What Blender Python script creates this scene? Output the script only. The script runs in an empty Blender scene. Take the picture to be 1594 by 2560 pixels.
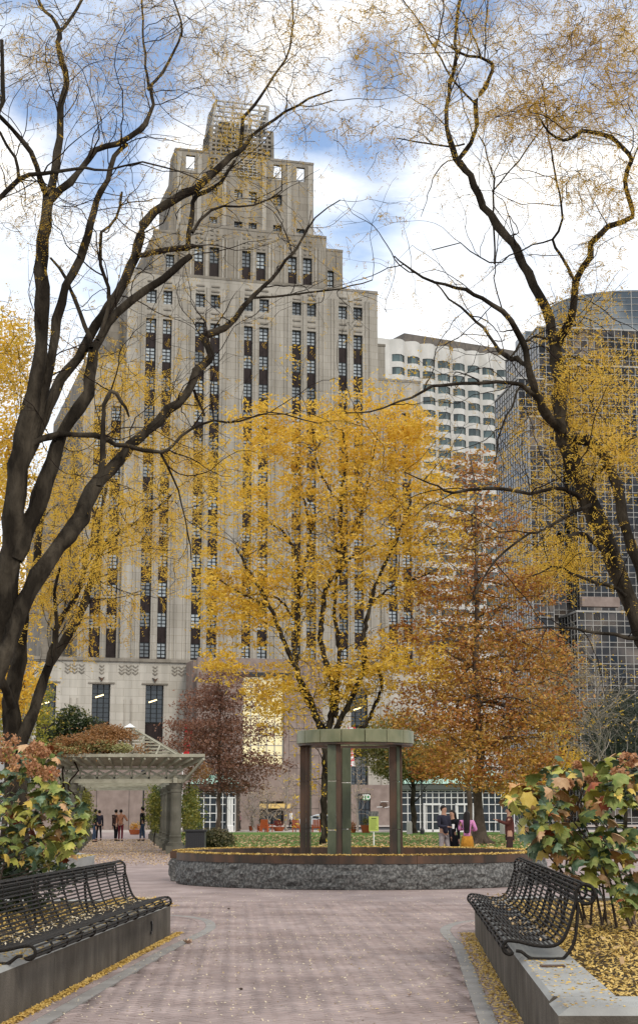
import bpy, math, random
import numpy as np
from mathutils import Vector, Matrix
random.seed(7)
rng = np.random.default_rng(7)
S = bpy.context.scene
COL = S.collection
R = math.radians

# ------------------------------------------------------------------ camera
F = 4000.0; CXP = 797.0; CYP = 1280.0; PITCH = math.atan(750.0 / F); EYE = 1.6
cam = bpy.data.cameras.new('camera')
cam.sensor_fit = 'VERTICAL'; cam.sensor_height = 36.0
cam.lens = 36.0 * F / 2560.0
cam.clip_start = 0.2; cam.clip_end = 4000
camo = bpy.data.objects.new('camera', cam); COL.objects.link(camo)
camo.location = (0, 0, EYE); camo.rotation_euler = (math.pi / 2 + PITCH, 0, 0)
S.camera = camo

# ------------------------------------------------------------------ world, sun, exposure
SUN_EL, SUN_ROT = R(38), R(155)     # sun high, behind the camera and a little to its right
w = bpy.data.worlds.new('World'); S.world = w; w.use_nodes = True
nt = w.node_tree; nt.nodes.clear()
def N(t, **k):
    n = nt.nodes.new(t)
    for a, b in k.items(): setattr(n, a, b)
    return n
L = nt.links.new
out = N('ShaderNodeOutputWorld'); mixs = N('ShaderNodeMixShader')
sky = N('ShaderNodeTexSky', sky_type='NISHITA', sun_disc=False)
sky.dust_density = .15; sky.ozone_density = 3.5; sky.sun_elevation = SUN_EL; sky.sun_rotation = SUN_ROT
bg1 = N('ShaderNodeBackground'); bg1.inputs[1].default_value = 0.15
L(sky.outputs[0], bg1.inputs[0])
bg2 = N('ShaderNodeBackground'); bg2.inputs[1].default_value = 1.15
tc = N('ShaderNodeTexCoord')
mp = N('ShaderNodeMapping'); mp.inputs['Scale'].default_value = (1, 1, 2.2); mp.inputs['Location'].default_value = (3.1, 0.4, 1.7)
L(tc.outputs['Generated'], mp.inputs[0])
n1 = N('ShaderNodeTexNoise'); n1.inputs['Scale'].default_value = 3.6; n1.inputs['Detail'].default_value = 9; n1.inputs['Roughness'].default_value = 0.58; n1.inputs['Distortion'].default_value = 0.25
L(mp.outputs[0], n1.inputs['Vector'])
def vdir(px, py):
    d = Vector(((px - CXP) / F, math.cos(PITCH) - math.sin(PITCH) * (CYP - py) / F, math.sin(PITCH) + math.cos(PITCH) * (CYP - py) / F)); return d.normalized()
acc = n1.outputs['Fac']
# openings of blue between the clouds: gentle biases of the same cloud noise
for (px, py, rad, amt) in ((200, 330, .075, .15), (40, 250, .05, .06), (330, 90, .05, .08), (890, 640, .05, .17), (960, 450, .04, .10), (945, 150, .03, .13), (600, 520, .05, .05), (740, 330, .03, .06), (1180, 40, .022, .14), (700, 900, .05, .06)):
    d = N('ShaderNodeVectorMath', operation='DISTANCE'); L(tc.outputs['Generated'], d.inputs[0]); d.inputs[1].default_value = vdir(px, py)
    m = N('ShaderNodeMapRange', interpolation_type='SMOOTHSTEP'); L(d.outputs['Value'], m.inputs[0])
    m.inputs[1].default_value = 0.0; m.inputs[2].default_value = rad; m.inputs[3].default_value = -amt; m.inputs[4].default_value = 0
    a = N('ShaderNodeMath', operation='ADD'); L(acc, a.inputs[0]); L(m.outputs[0], a.inputs[1]); acc = a.outputs[0]
cr = N('ShaderNodeValToRGB'); cr.color_ramp.elements[0].position = 0.30; cr.color_ramp.elements[1].position = 0.46; cr.color_ramp.elements[0].color = (.10, .10, .10, 1)
L(acc, cr.inputs[0])
n2 = N('ShaderNodeTexNoise'); n2.inputs['Scale'].default_value = 7; n2.inputs['Detail'].default_value = 6
L(mp.outputs[0], n2.inputs['Vector'])
cc = N('ShaderNodeValToRGB'); cc.color_ramp.elements[0].position = 0.35; cc.color_ramp.elements[0].color = (.70, .78, .90, 1); cc.color_ramp.elements[1].position = 0.6; cc.color_ramp.elements[1].color = (1, .985, .955, 1)
L(n2.outputs['Fac'], cc.inputs[0]); L(cc.outputs[0], bg2.inputs[0])
L(cr.outputs[0], mixs.inputs[0]); L(bg1.outputs[0], mixs.inputs[1]); L(bg2.outputs[0], mixs.inputs[2]); L(mixs.outputs[0], out.inputs[0])
sl = bpy.data.lights.new('sun', 'SUN'); sl.energy = 1.5; sl.angle = R(10); sl.color = (1, .91, .78)
so = bpy.data.objects.new('sun', sl); COL.objects.link(so)
# nishita rotation r: sun azimuth measured from +Y towards +X
sd = Vector((math.sin(SUN_ROT) * math.cos(SUN_EL), math.cos(SUN_ROT) * math.cos(SUN_EL), math.sin(SUN_EL)))
so.rotation_euler = sd.to_track_quat('Z', 'Y').to_euler()
S.view_settings.view_transform = 'Standard'; S.view_settings.look = 'None'
S.view_settings.exposure = 0.27; S.view_settings.gamma = 1.0

# ------------------------------------------------------------------ helpers
cp, sp = math.cos(PITCH), math.sin(PITCH)
def ray(x, y):
    a = (x - CXP) / F; b = (CYP - y) / F
    return np.array((a, cp - sp * b, sp + cp * b))
def pt(x, y, Y):                       # world point seen at pixel (x, y) of the photo, at distance Y
    d = ray(x, y); t = Y / d[1]
    return np.array((d[0] * t, Y, EYE + d[2] * t))
def gp(x, y, z=0.0):                   # point on a level surface of height z
    d = ray(x, y); t = (z - EYE) / d[2]
    return np.array((d[0] * t, d[1] * t, z))

def M(name, col, rough=.8, col2=None, scale=5.0, bump=0.0, metal=0.0, lo=.35, hi=.65, detail=6, spec=None, emit=None, bscale=None, island=0.0, coord='Object', stretch=None):
    m = bpy.data.materials.new(name); m.use_nodes = True; t = m.node_tree; b = t.nodes['Principled BSDF']
    b.inputs['Roughness'].default_value = rough; b.inputs['Metallic'].default_value = metal
    if spec is None and rough >= .45 and not metal: spec = .12
    if spec is not None: b.inputs['Specular IOR Level'].default_value = spec
    b.inputs['Base Color'].default_value = (*col, 1)
    if emit: b.inputs['Emission Color'].default_value = (*emit[0], 1); b.inputs['Emission Strength'].default_value = emit[1]
    src = None
    if col2 or bump:
        c = t.nodes.new('ShaderNodeTexCoord'); v = c.outputs[coord]
        if stretch:
            q = t.nodes.new('ShaderNodeMapping'); q.inputs['Scale'].default_value = stretch; t.links.new(v, q.inputs[0]); v = q.outputs[0]
    if col2:
        n = t.nodes.new('ShaderNodeTexNoise'); n.inputs['Scale'].default_value = scale; n.inputs['Detail'].default_value = detail; t.links.new(v, n.inputs['Vector'])
        r = t.nodes.new('ShaderNodeValToRGB'); r.color_ramp.elements[0].position = lo; r.color_ramp.elements[1].position = hi
        r.color_ramp.elements[0].color = (*col, 1); r.color_ramp.elements[1].color = (*col2, 1)
        t.links.new(n.outputs['Fac'], r.inputs[0]); src = r.outputs[0]
    if island:
        g = t.nodes.new('ShaderNodeNewGeometry'); oi = t.nodes.new('ShaderNodeObjectInfo')
        ad = t.nodes.new('ShaderNodeMath'); ad.operation = 'ADD'; t.links.new(g.outputs['Random Per Island'], ad.inputs[0]); t.links.new(oi.outputs['Random'], ad.inputs[1])
        fr = t.nodes.new('ShaderNodeMath'); fr.operation = 'FRACT'; t.links.new(ad.outputs[0], fr.inputs[0])
        mr = t.nodes.new('ShaderNodeMapRange'); mr.inputs[3].default_value = 1 - island; mr.inputs[4].default_value = 1 + island; t.links.new(fr.outputs[0], mr.inputs[0])
        mx = t.nodes.new('ShaderNodeMix'); mx.data_type = 'RGBA'; mx.blend_type = 'MULTIPLY'; mx.inputs[0].default_value = 1
        if src: t.links.new(src, mx.inputs[6])
        else: mx.inputs[6].default_value = (*col, 1)
        t.links.new(mr.outputs[0], mx.inputs[7]); src = mx.outputs[2]
    if src: t.links.new(src, b.inputs['Base Color'])
    if bump:
        n = t.nodes.new('ShaderNodeTexNoise'); n.inputs['Scale'].default_value = bscale or scale * 4; n.inputs['Detail'].default_value = 8; t.links.new(v, n.inputs['Vector'])
        bp = t.nodes.new('ShaderNodeBump'); bp.inputs['Strength'].default_value = min(1, bump); bp.inputs['Distance'].default_value = .02 if bump < 1 else .06
        t.links.new(n.outputs['Fac'], bp.inputs['Height']); t.links.new(bp.outputs[0], b.inputs['Normal'])
    return m

def leafmat(name, cols, trans=.45, rough=.6):
    m = bpy.data.materials.new(name); m.use_nodes = True; t = m.node_tree; t.nodes.clear()
    o = t.nodes.new('ShaderNodeOutputMaterial'); g = t.nodes.new('ShaderNodeNewGeometry'); oi = t.nodes.new('ShaderNodeObjectInfo')
    ad = t.nodes.new('ShaderNodeMath'); ad.operation = 'ADD'; t.links.new(g.outputs['Random Per Island'], ad.inputs[0]); t.links.new(oi.outputs['Random'], ad.inputs[1])
    fr = t.nodes.new('ShaderNodeMath'); fr.operation = 'FRACT'; t.links.new(ad.outputs[0], fr.inputs[0])
    tcn = t.nodes.new('ShaderNodeTexCoord'); no = t.nodes.new('ShaderNodeTexNoise'); no.inputs['Scale'].default_value = .55; no.inputs['Detail'].default_value = 2
    t.links.new(tcn.outputs['Object'], no.inputs['Vector'])
    mi = t.nodes.new('ShaderNodeMath'); mi.operation = 'MULTIPLY_ADD'; mi.inputs[1].default_value = .5
    t.links.new(fr.outputs[0], mi.inputs[0]); 
    nm = t.nodes.new('ShaderNodeMath'); nm.operation = 'MULTIPLY_ADD'; nm.inputs[1].default_value = 1.6; nm.inputs[2].default_value = -.55; t.links.new(no.outputs['Fac'], nm.inputs[0]); t.links.new(nm.outputs[0], mi.inputs[2])
    r = t.nodes.new('ShaderNodeValToRGB'); el = r.color_ramp.elements
    while len(el) < len(cols): el.new(.5)
    for i, c in enumerate(cols): el[i].position = i / max(1, len(cols) - 1); el[i].color = (*c, 1)
    t.links.new(mi.outputs[0], r.inputs[0])
    d = t.nodes.new('ShaderNodeBsdfDiffuse'); tr = t.nodes.new('ShaderNodeBsdfTranslucent'); gl = t.nodes.new('ShaderNodeBsdfGlossy'); gl.inputs['Roughness'].default_value = .5
    t.links.new(r.outputs[0], d.inputs[0]); t.links.new(r.outputs[0], tr.inputs[0])
    a = t.nodes.new('ShaderNodeMixShader'); a.inputs[0].default_value = trans; t.links.new(d.outputs[0], a.inputs[1]); t.links.new(tr.outputs[0], a.inputs[2])
    b = t.nodes.new('ShaderNodeMixShader'); b.inputs[0].default_value = .04; t.links.new(a.outputs[0], b.inputs[1]); t.links.new(gl.outputs[0], b.inputs[2])
    t.links.new(b.outputs[0], o.inputs[0]); return m

def link(name, me, parent=None, mat=None, loc=None, rz=None, kind=None, label=None, cat=None, group=None, scale=None):
    o = bpy.data.objects.new(name, me); COL.objects.link(o)
    if parent: o.parent = parent
    if loc is not None: o.location = loc
    if rz is not None: o.rotation_euler = (0, 0, rz)
    if scale is not None: o.scale = scale
    if kind: o['kind'] = kind
    if label: o['label'] = label
    if cat: o['category'] = cat
    if group: o['group'] = group
    return o
def thing(name, label, cat, loc=(0, 0, 0), rz=0, group=None):
    return link(name, None, loc=loc, rz=rz, label=label, cat=cat, group=group)

def npmesh(name, V, Fc, mat, smooth=False):
    V = np.asarray(V, dtype=np.float32).reshape(-1, 3); Fc = np.asarray(Fc, dtype=np.int32); k = Fc.shape[1]
    me = bpy.data.meshes.new(name); me.vertices.add(len(V)); me.vertices.foreach_set('co', V.ravel())
    me.loops.add(Fc.size); me.loops.foreach_set('vertex_index', Fc.ravel())
    me.polygons.add(len(Fc)); me.polygons.foreach_set('loop_start', np.arange(0, Fc.size, k, dtype=np.int32))
    if smooth: me.polygons.foreach_set('use_smooth', np.ones(len(Fc), dtype=bool))
    me.update(calc_edges=True); me.validate()
    if mat: me.materials.append(mat)
    return me

class MB:
    def __init__(s): s.v = []; s.f = []
    def add(s, vs, fs):
        b = len(s.v); s.v += [tuple(map(float, p)) for p in vs]; s.f += [tuple(b + i for i in f) for f in fs]; return s
    def box(s, x0, x1, y0, y1, z0, z1):
        return s.add([(x0, y0, z0), (x1, y0, z0), (x1, y1, z0), (x0, y1, z0), (x0, y0, z1), (x1, y0, z1), (x1, y1, z1), (x0, y1, z1)],
                     [(0, 3, 2, 1), (4, 5, 6, 7), (0, 1, 5, 4), (1, 2, 6, 5), (2, 3, 7, 6), (3, 0, 4, 7)])
    def bar(s, a, b, r, k=6, r2=None):
        V, Fq = tube(np.array([a, b]), np.array([r, r if r2 is None else r2]), k)
        n = len(V); s.add(V, Fq.tolist()); o = len(s.v) - n
        s.f.append(tuple(o + i for i in range(k))[::-1]); s.f.append(tuple(o + k + i for i in range(k))); return s
    def beam(s, a, b, wd, h):
        a = Vector(a); b = Vector(b); d = (b - a).normalized(); up = Vector((0, 0, 1)) if abs(d.z) < .99 else Vector((0, 1, 0))
        sx = d.cross(up).normalized() * wd / 2; u = sx.cross(d).normalized() * h / 2
        return s.add([a - sx - u, a + sx - u, a + sx + u, a - sx + u, b - sx - u, b + sx - u, b + sx + u, b - sx + u],
                     [(0, 1, 2, 3), (7, 6, 5, 4), (0, 4, 5, 1), (1, 5, 6, 2), (2, 6, 7, 3), (3, 7, 4, 0)])
    def lathe(s, prof, k=16, c=(0, 0)):
        V = []; n = len(prof)
        for r, z in prof:
            for i in range(k): a = 2 * math.pi * i / k; V.append((c[0] + r * math.cos(a), c[1] + r * math.sin(a), z))
        Fq = [(j * k + i, j * k + (i + 1) % k, (j + 1) * k + (i + 1) % k, (j + 1) * k + i) for j in range(n - 1) for i in range(k)]
        Fq += [tuple(range(k))[::-1], tuple((n - 1) * k + i for i in range(k))]
        return s.add(V, Fq)
    def mesh(s, name, mat, smooth=False, bevel=0):
        me = bpy.data.meshes.new(name); me.from_pydata(s.v, [], s.f); me.update()
        if smooth: me.polygons.foreach_set('use_smooth', [True] * len(me.polygons))
        if mat: me.materials.append(mat)
        return me
    def obj(s, name, mat, parent=None, smooth=False, bevel=0, **k):
        o = link(name, s.mesh(name, mat, smooth), parent, **k)
        if bevel:
            b = o.modifiers.new('bevel', 'BEVEL'); b.width = bevel; b.segments = 2; b.limit_method = 'ANGLE'
        return o

def tube(P, r, k):
    P = np.asarray(P, float); n = len(P); T = np.gradient(P, axis=0); T /= (np.linalg.norm(T, axis=1, keepdims=True) + 1e-9)
    ref = np.array([0.31, 0.17, .93]) if abs(T[:, 2].mean()) < .8 else np.array([.93, .2, .1])
    A = np.cross(T, ref); A /= (np.linalg.norm(A, axis=1, keepdims=True) + 1e-9); B = np.cross(T, A)
    an = np.arange(k) * 2 * math.pi / k
    V = P[:, None, :] + np.asarray(r)[:, None, None] * (np.cos(an)[None, :, None] * A[:, None, :] + np.sin(an)[None, :, None] * B[:, None, :])
    i = np.arange(n - 1)[:, None] * k; j = np.arange(k)[None, :]; j2 = (j + 1) % k
    Fq = np.stack([i + j, i + j2, i + k + j2, i + k + j], -1).reshape(-1, 4)
    return V.reshape(-1, 3), Fq
class TB:                                # many tubes in one mesh
    def __init__(s): s.V = []; s.Fq = []; s.n = 0
    def add(s, P, r, k):
        V, Fq = tube(P, r, k); s.V.append(V); s.Fq.append(Fq + s.n); s.n += len(V)
    def obj(s, name, mat, parent=None, **k):
        if not s.V: return None
        return link(name, npmesh(name, np.concatenate(s.V), np.concatenate(s.Fq), mat, True), parent, **k)

def spline(P, step):
    P = np.asarray(P, float); n = len(P); out = []
    Q = np.vstack([2 * P[0] - P[1], P, 2 * P[-1] - P[-2]])
    for i in range(n - 1):
        p0, p1, p2, p3 = Q[i:i + 4]; m = max(2, int(np.linalg.norm((p2 - p1)[:3]) / step))
        for t in np.arange(m) / m:
            out.append(.5 * ((2 * p1) + (-p0 + p2) * t + (2 * p0 - 5 * p1 + 4 * p2 - p3) * t * t + (-p0 + 3 * p1 - 3 * p2 + p3) * t ** 3))
    out.append(P[-1]); return np.array(out)

def unit(a): return a / (np.linalg.norm(a, axis=-1, keepdims=True) + 1e-9)
def leafquads(C, l, wd, up=0.0, A=None):          # diamond leaves
    n = len(C)
    if A is None: A = unit(rng.normal(size=(n, 3)) * np.array([1, 1, .6]))
    B = unit(np.cross(A, unit(rng.normal(size=(n, 3)) + np.array([0, 0, up]))))
    l = np.broadcast_to(l, (n,))[:, None]; wd = np.broadcast_to(wd, (n,))[:, None]
    V = np.stack([C - A * l, C + B * wd - A * l * .1, C + A * l, C - B * wd - A * l * .1], 1).reshape(-1, 3)
    return V, np.arange(n * 4).reshape(-1, 4)
def leafobj(name, C, l, wd, mat, parent=None, up=0.0, A=None, **k):
    V, Fq = leafquads(np.asarray(C), l, wd, up, A); return link(name, npmesh(name, V, Fq, mat), parent, **k)
def clumps(blobs, n, per, cr, flat=.45):          # leaf centres in uneven clumps through ellipsoids
    out = []; tot = sum(b[2] for b in blobs)
    for c, rad, wt in blobs:
        m = max(1, int(n * wt / tot)); d = unit(rng.normal(size=(m, 3))); rr = rng.random(m)[:, None] ** .45
        K = np.asarray(c) + d * rr * np.asarray(rad)
        s = rng.uniform(.5, 1.5, (m, 1, 1)) * cr
        out.append((K[:, None, :] + rng.normal(size=(m, per, 3)) * s * np.array([1, 1, flat])).reshape(-1, 3))
    return np.concatenate(out)

# ------------------------------------------------------------------ materials
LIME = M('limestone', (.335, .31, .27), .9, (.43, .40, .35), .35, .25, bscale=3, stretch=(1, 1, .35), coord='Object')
LIMET = M('limestone_brown', (.245, .22, .185), .9, (.325, .295, .25), .3, .25, bscale=3, stretch=(1, 1, .35))  # upper stages: dirt and dimmer light both put into the colour
LIMEB = M('limestone_lit_base', (.44, .415, .365), .9, (.52, .49, .435), .3, .25, bscale=3, stretch=(1, 1, .25))  # paler copy for the base, brighter light low on the facade painted in
LIME2 = M('limestone_weathered_shaded', (.20, .18, .15), .9, (.30, .27, .23), .5, .25, bscale=3)  # weathered stone; its dark tone also paints shade on the left steps
def ashlar(m):
    t = m.node_tree; b = t.nodes['Principled BSDF']; src = b.inputs['Base Color'].links[0].from_socket
    tc_ = t.nodes.new('ShaderNodeTexCoord'); sx = t.nodes.new('ShaderNodeSeparateXYZ'); cx = t.nodes.new('ShaderNodeCombineXYZ'); t.links.new(tc_.outputs['Object'], sx.inputs[0]); t.links.new(sx.outputs[0], cx.inputs[0]); t.links.new(sx.outputs[2], cx.inputs[1])
    bk = t.nodes.new('ShaderNodeTexBrick'); bk.inputs['Scale'].default_value = 1; bk.inputs['Brick Width'].default_value = 1.9; bk.inputs['Row Height'].default_value = .98; bk.inputs['Mortar Size'].default_value = .022
    bk.inputs['Color1'].default_value = (1, 1, 1, 1); bk.inputs['Color2'].default_value = (.88, .875, .86, 1); bk.inputs['Mortar'].default_value = (.66, .64, .61, 1); t.links.new(cx.outputs[0], bk.inputs['Vector'])
    st = t.nodes.new('ShaderNodeTexNoise'); mp_ = t.nodes.new('ShaderNodeMapping'); mp_.inputs['Scale'].default_value = (1.3, 1.3, .06); t.links.new(tc_.outputs['Object'], mp_.inputs[0]); t.links.new(mp_.outputs[0], st.inputs['Vector']); st.inputs['Scale'].default_value = 1; st.inputs['Detail'].default_value = 5
    mr = t.nodes.new('ShaderNodeMapRange'); mr.inputs[1].default_value = .3; mr.inputs[2].default_value = .7; mr.inputs[3].default_value = .80; mr.inputs[4].default_value = 1.08; t.links.new(st.outputs['Fac'], mr.inputs[0])
    x1 = t.nodes.new('ShaderNodeMix'); x1.data_type = 'RGBA'; x1.blend_type = 'MULTIPLY'; x1.inputs[0].default_value = 1; t.links.new(src, x1.inputs[6]); t.links.new(bk.outputs['Color'], x1.inputs[7])
    x2 = t.nodes.new('ShaderNodeMix'); x2.data_type = 'RGBA'; x2.blend_type = 'MULTIPLY'; x2.inputs[0].default_value = 1; t.links.new(x1.outputs[2], x2.inputs[6]); t.links.new(mr.outputs[0], x2.inputs[7]); t.links.new(x2.outputs[2], b.inputs['Base Color'])
for m_ in (LIME, LIMET, LIMEB, LIME2): ashlar(m_)
SPAN = M('dark_spandrel', (.016, .011, .011), .5, (.034, .024, .023), 1.5)
FRAMED = M('dark_window_frame', (.02, .022, .024), .5)
PANE = M('window_pane', (.22, .25, .27), .12, (.48, .51, .52), .25, lo=.4, hi=.6, island=.55)  # pale tones paint the sky reflected in the glass, mixed with blinds
PANED = M('dark_pane', (.03, .04, .05), .08, island=.3)
PINK = M('pink_granite', (.20, .155, .135), .6, (.27, .215, .19), 1.2, .1)
WHITEC = M('white_precast', (.50, .49, .455), .8, (.60, .585, .55), .3, .1)
TEALG = M('teal_glass', (.02, .035, .037), .1, (.09, .13, .13), .12, lo=.4, hi=.6, island=.5)
MULL = M('pale_mullion', (.36, .35, .33), .5)
BLUEG = M('mirror_glass', (.008, .009, .012), .05, (.13, .105, .085), .22, lo=.42, hi=.68, metal=.0, island=.85, spec=.35)  # brown noise patches paint reflections of trees and other buildings
BLUEM = M('blue_metal_glass', (.06, .08, .10), .2, (.19, .21, .22), .14, metal=.35, lo=.45, hi=.6)
GRAN = M('grey_granite', (.150, .131, .108), .9, (.075, .064, .051), 2.2, .35, bscale=60, lo=.3, hi=.75)  # darkened for the wall faces: their shade is put into the colour
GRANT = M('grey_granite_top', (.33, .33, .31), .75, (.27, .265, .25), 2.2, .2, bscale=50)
GRANR = M('rough_granite', (.085, .085, .082), .9, (.30, .295, .28), 18, 1.0, bscale=14, lo=.42, hi=.8, detail=10)
BRONZE = M('weathered_bronze', (.04, .030, .022), .5, (.11, .058, .034), 3.0, .2, metal=.4, stretch=(1, 1, .4))
GLASSG = M('green_cast_glass', (.045, .058, .03), .4, (.11, .125, .07), 4.0, .15, lo=.3, hi=.7, stretch=(1, 1, .5))
def _gl(m, tr, al=None):
    b = m.node_tree.nodes['Principled BSDF']; b.inputs['Transmission Weight'].default_value = tr
_gl(GLASSG, .12)
GLASSR = M('green_glass_ring', (.13, .15, .07), .4, (.29, .28, .16), 3.0, .15, lo=.3, hi=.7, stretch=(1, 1, .6)); _gl(GLASSR, .2)
BRICK = M('paving_brick', (.275, .212, .194), .85, (.37, .295, .275), .9, .3, bscale=60, island=.10)
BED = M('brick_joint', (.18, .14, .125), .95)
PAVE = M('far_brick_paving', (.265, .205, .188), .9, (.345, .275, .256), .9, .3, bscale=30)
ASPH = M('asphalt', (.05, .05, .052), .9, (.07, .07, .07), 3, .2)
WALK = M('pale_walk', (.36, .31, .28), .9, (.42, .36, .32), 1.5)
GRASS = M('lawn_grass', (.06, .12, .02), .9, (.12, .20, .04), 1.2, .6, bscale=12)
for m_ in (GRAN, GRANT, BRICK, PAVE):
    t = m_.node_tree; b = t.nodes['Principled BSDF']; src = b.inputs['Base Color'].links[0].from_socket; g = t.nodes.new('ShaderNodeNewGeometry'); mp_ = t.nodes.new('ShaderNodeMapping'); mp_.inputs['Scale'].default_value = (2.2, 2.2, .5) if m_ is GRAN else (.8, .35, 1); st = t.nodes.new('ShaderNodeTexNoise'); st.inputs['Scale'].default_value = 1.6; st.inputs['Detail'].default_value = 7; st.inputs['Roughness'].default_value = .65
    t.links.new(g.outputs['Position'], mp_.inputs[0]); t.links.new(mp_.outputs[0], st.inputs['Vector']); mr = t.nodes.new('ShaderNodeMapRange'); mr.inputs[1].default_value = .35; mr.inputs[2].default_value = .65; mr.inputs[3].default_value = .72 if m_ is GRAN else .84; mr.inputs[4].default_value = 1.12; t.links.new(st.outputs['Fac'], mr.inputs[0])
    x1 = t.nodes.new('ShaderNodeMix'); x1.data_type = 'RGBA'; x1.blend_type = 'MULTIPLY'; x1.inputs[0].default_value = 1; t.links.new(src, x1.inputs[6]); t.links.new(mr.outputs[0], x1.inputs[7]); t.links.new(x1.outputs[2], b.inputs['Base Color'])
SOIL = M('planting_soil', (.035, .025, .018), .95, (.07, .05, .03), 8, .6)
IRON = M('black_iron', (.008, .007, .006), .6, (.022, .017, .013), 30, .2, spec=.2)
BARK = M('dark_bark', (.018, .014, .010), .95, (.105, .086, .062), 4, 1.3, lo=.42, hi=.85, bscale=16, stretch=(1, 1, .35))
BARKP = M('pale_bark', (.22, .19, .16), .9, (.30, .27, .23), 4)
BARKB = M('brown_bark', (.075, .055, .042), .9, (.12, .09, .07), 4, .8)
TWIG = M('twig_bark', (.018, .011, .008), .9)
YEL = leafmat('yellow_locust_leaves', [(.44, .24, .02), (.64, .39, .035), (.84, .57, .07), (.74, .46, .04), (.58, .41, .08)], .5)
YEL2 = leafmat('golden_locust_leaves', [(.34, .20, .02), (.56, .33, .03), (.72, .46, .05), (.46, .33, .05)], .55)
RUST = leafmat('rust_oak_leaves', [(.13, .045, .016), (.32, .11, .028), (.40, .16, .035), (.56, .31, .05), (.40, .26, .06), (.22, .08, .025)], .35)
OLIVE = leafmat('olive_leaves', [(.07, .075, .02), (.12, .13, .03), (.20, .17, .04), (.28, .19, .04)], .4)
MAROON = leafmat('maroon_leaves', [(.09, .038, .024), (.18, .075, .045), (.28, .14, .085), (.13, .055, .036)], .3)
GREENL = leafmat('green_shrub_leaves', [(.012, .025, .010), (.03, .05, .018), (.06, .08, .022), (.40, .28, .03)], .3)
DARKG = leafmat('dark_conifer', [(.012, .022, .014), (.03, .045, .028), (.05, .06, .04)], .1)
VINE = leafmat('vine_leaves', [(.20, .09, .03), (.33, .16, .05), (.26, .13, .05), (.42, .36, .16)], .3)
VINEG = leafmat('green_vine_leaves', [(.05, .09, .02), (.14, .18, .04), (.32, .28, .05), (.08, .10, .03)], .4)
PALEL = leafmat('pale_dry_leaves', [(.38, .28, .18), (.50, .40, .26), (.44, .28, .14)], .3)
FALL = leafmat('fallen_yellow_leaves', [(.50, .31, .07), (.66, .46, .15), (.60, .40, .10), (.24, .14, .05)], .1)
FALLP = leafmat('pale_fallen_leaves', [(.60, .50, .34), (.70, .60, .42), (.52, .36, .16)], .1)
FALLB = leafmat('brown_fallen_leaves', [(.42, .26, .10), (.55, .40, .22), (.30, .16, .06)], .1)
PERG = M('pergola_paint', (.36, .345, .27), .7, (.25, .235, .18), 3, .15)
PCOL = M('pergola_column_stone', (.085, .08, .062), .85, (.14, .132, .105), 2, .3)
WHITE = M('white_paint', (.72, .72, .70), .5)
COPPER = M('green_copper_roof', (.30, .46, .38), .6, (.38, .54, .45), .8)
BLACK = M('black_metal', (.012, .012, .013), .4)
GOLD = M('gilded_awning', (.60, .42, .14), .4)
LAMPY = M('lit_lamp', (1, .8, .45), .5, emit=((1, .74, .36), 2.2))
WARM = M('lit_glazing', (.55, .50, .30), .3, (.75, .68, .42), .35, emit=((1, .82, .45), .28))
GLOBE = M('lamp_globe', (.75, .77, .76), .3)

# ------------------------------------------------------------------ ground and setting
def sheet(name, pts, z, mat, kind='structure', **k):
    m = MB(); m.add([(x, y, z) for x, y in pts], [tuple(range(len(pts)))]); return m.obj(name, mat, kind=kind, **k)
sheet('ground', [(-1500, -300), (1500, -300), (1500, 2500), (-1500, 2500)], -.06, ASPH)
sheet('plaza_paving', [(-34, 30), (44, 30), (44, 64), (-34, 64)], -.010, PAVE)
sheet('joint_bed', [(-34, 2), (44, 2), (44, 30.02), (-34, 30.02)], -.014, BED)
sheet('pergola_walk', [(-21, 64), (-5.0, 64), (-13.2, 131), (-30, 131)], -.010, PAVE)
sheet('cross_walk', [(-40, 131), (70, 131), (70, 150), (-40, 150)], -.008, WALK)
sheet('sidewalk', [(-200, 172), (200, 172), (200, 260), (-200, 260)], .05, WALK)
m = MB()
m.add([(-4.4, 64, .04), (44, 64, .04), (60, 128, .04), (-12.4, 128, .04), (-4.4, 64, -.05), (44, 64, -.05), (60, 128, -.05), (-12.4, 128, -.05)], [(0, 1, 2, 3), (4, 5, 1, 0), (5, 6, 2, 1), (7, 4, 0, 3), (6, 7, 3, 2)])
m.obj('lawn', GRASS, kind='structure')
m = MB(); m.box(-4.45, 44, 63.8, 63.998, -.05, .12); m.obj('lawn_kerb', GRAN, kind='structure')
sheet('lawn_path', [(22, 92), (60, 84), (60, 88), (24, 97)], .046, WALK)
sheet('left_lawn', [(-40, 46), (-10.6, 46), (-17, 100), (-50, 100)], .03, GRASS)

BAND = M('flush_granite_band', (.30, .285, .265), .85, (.23, .215, .20), 3, .2)
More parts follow.
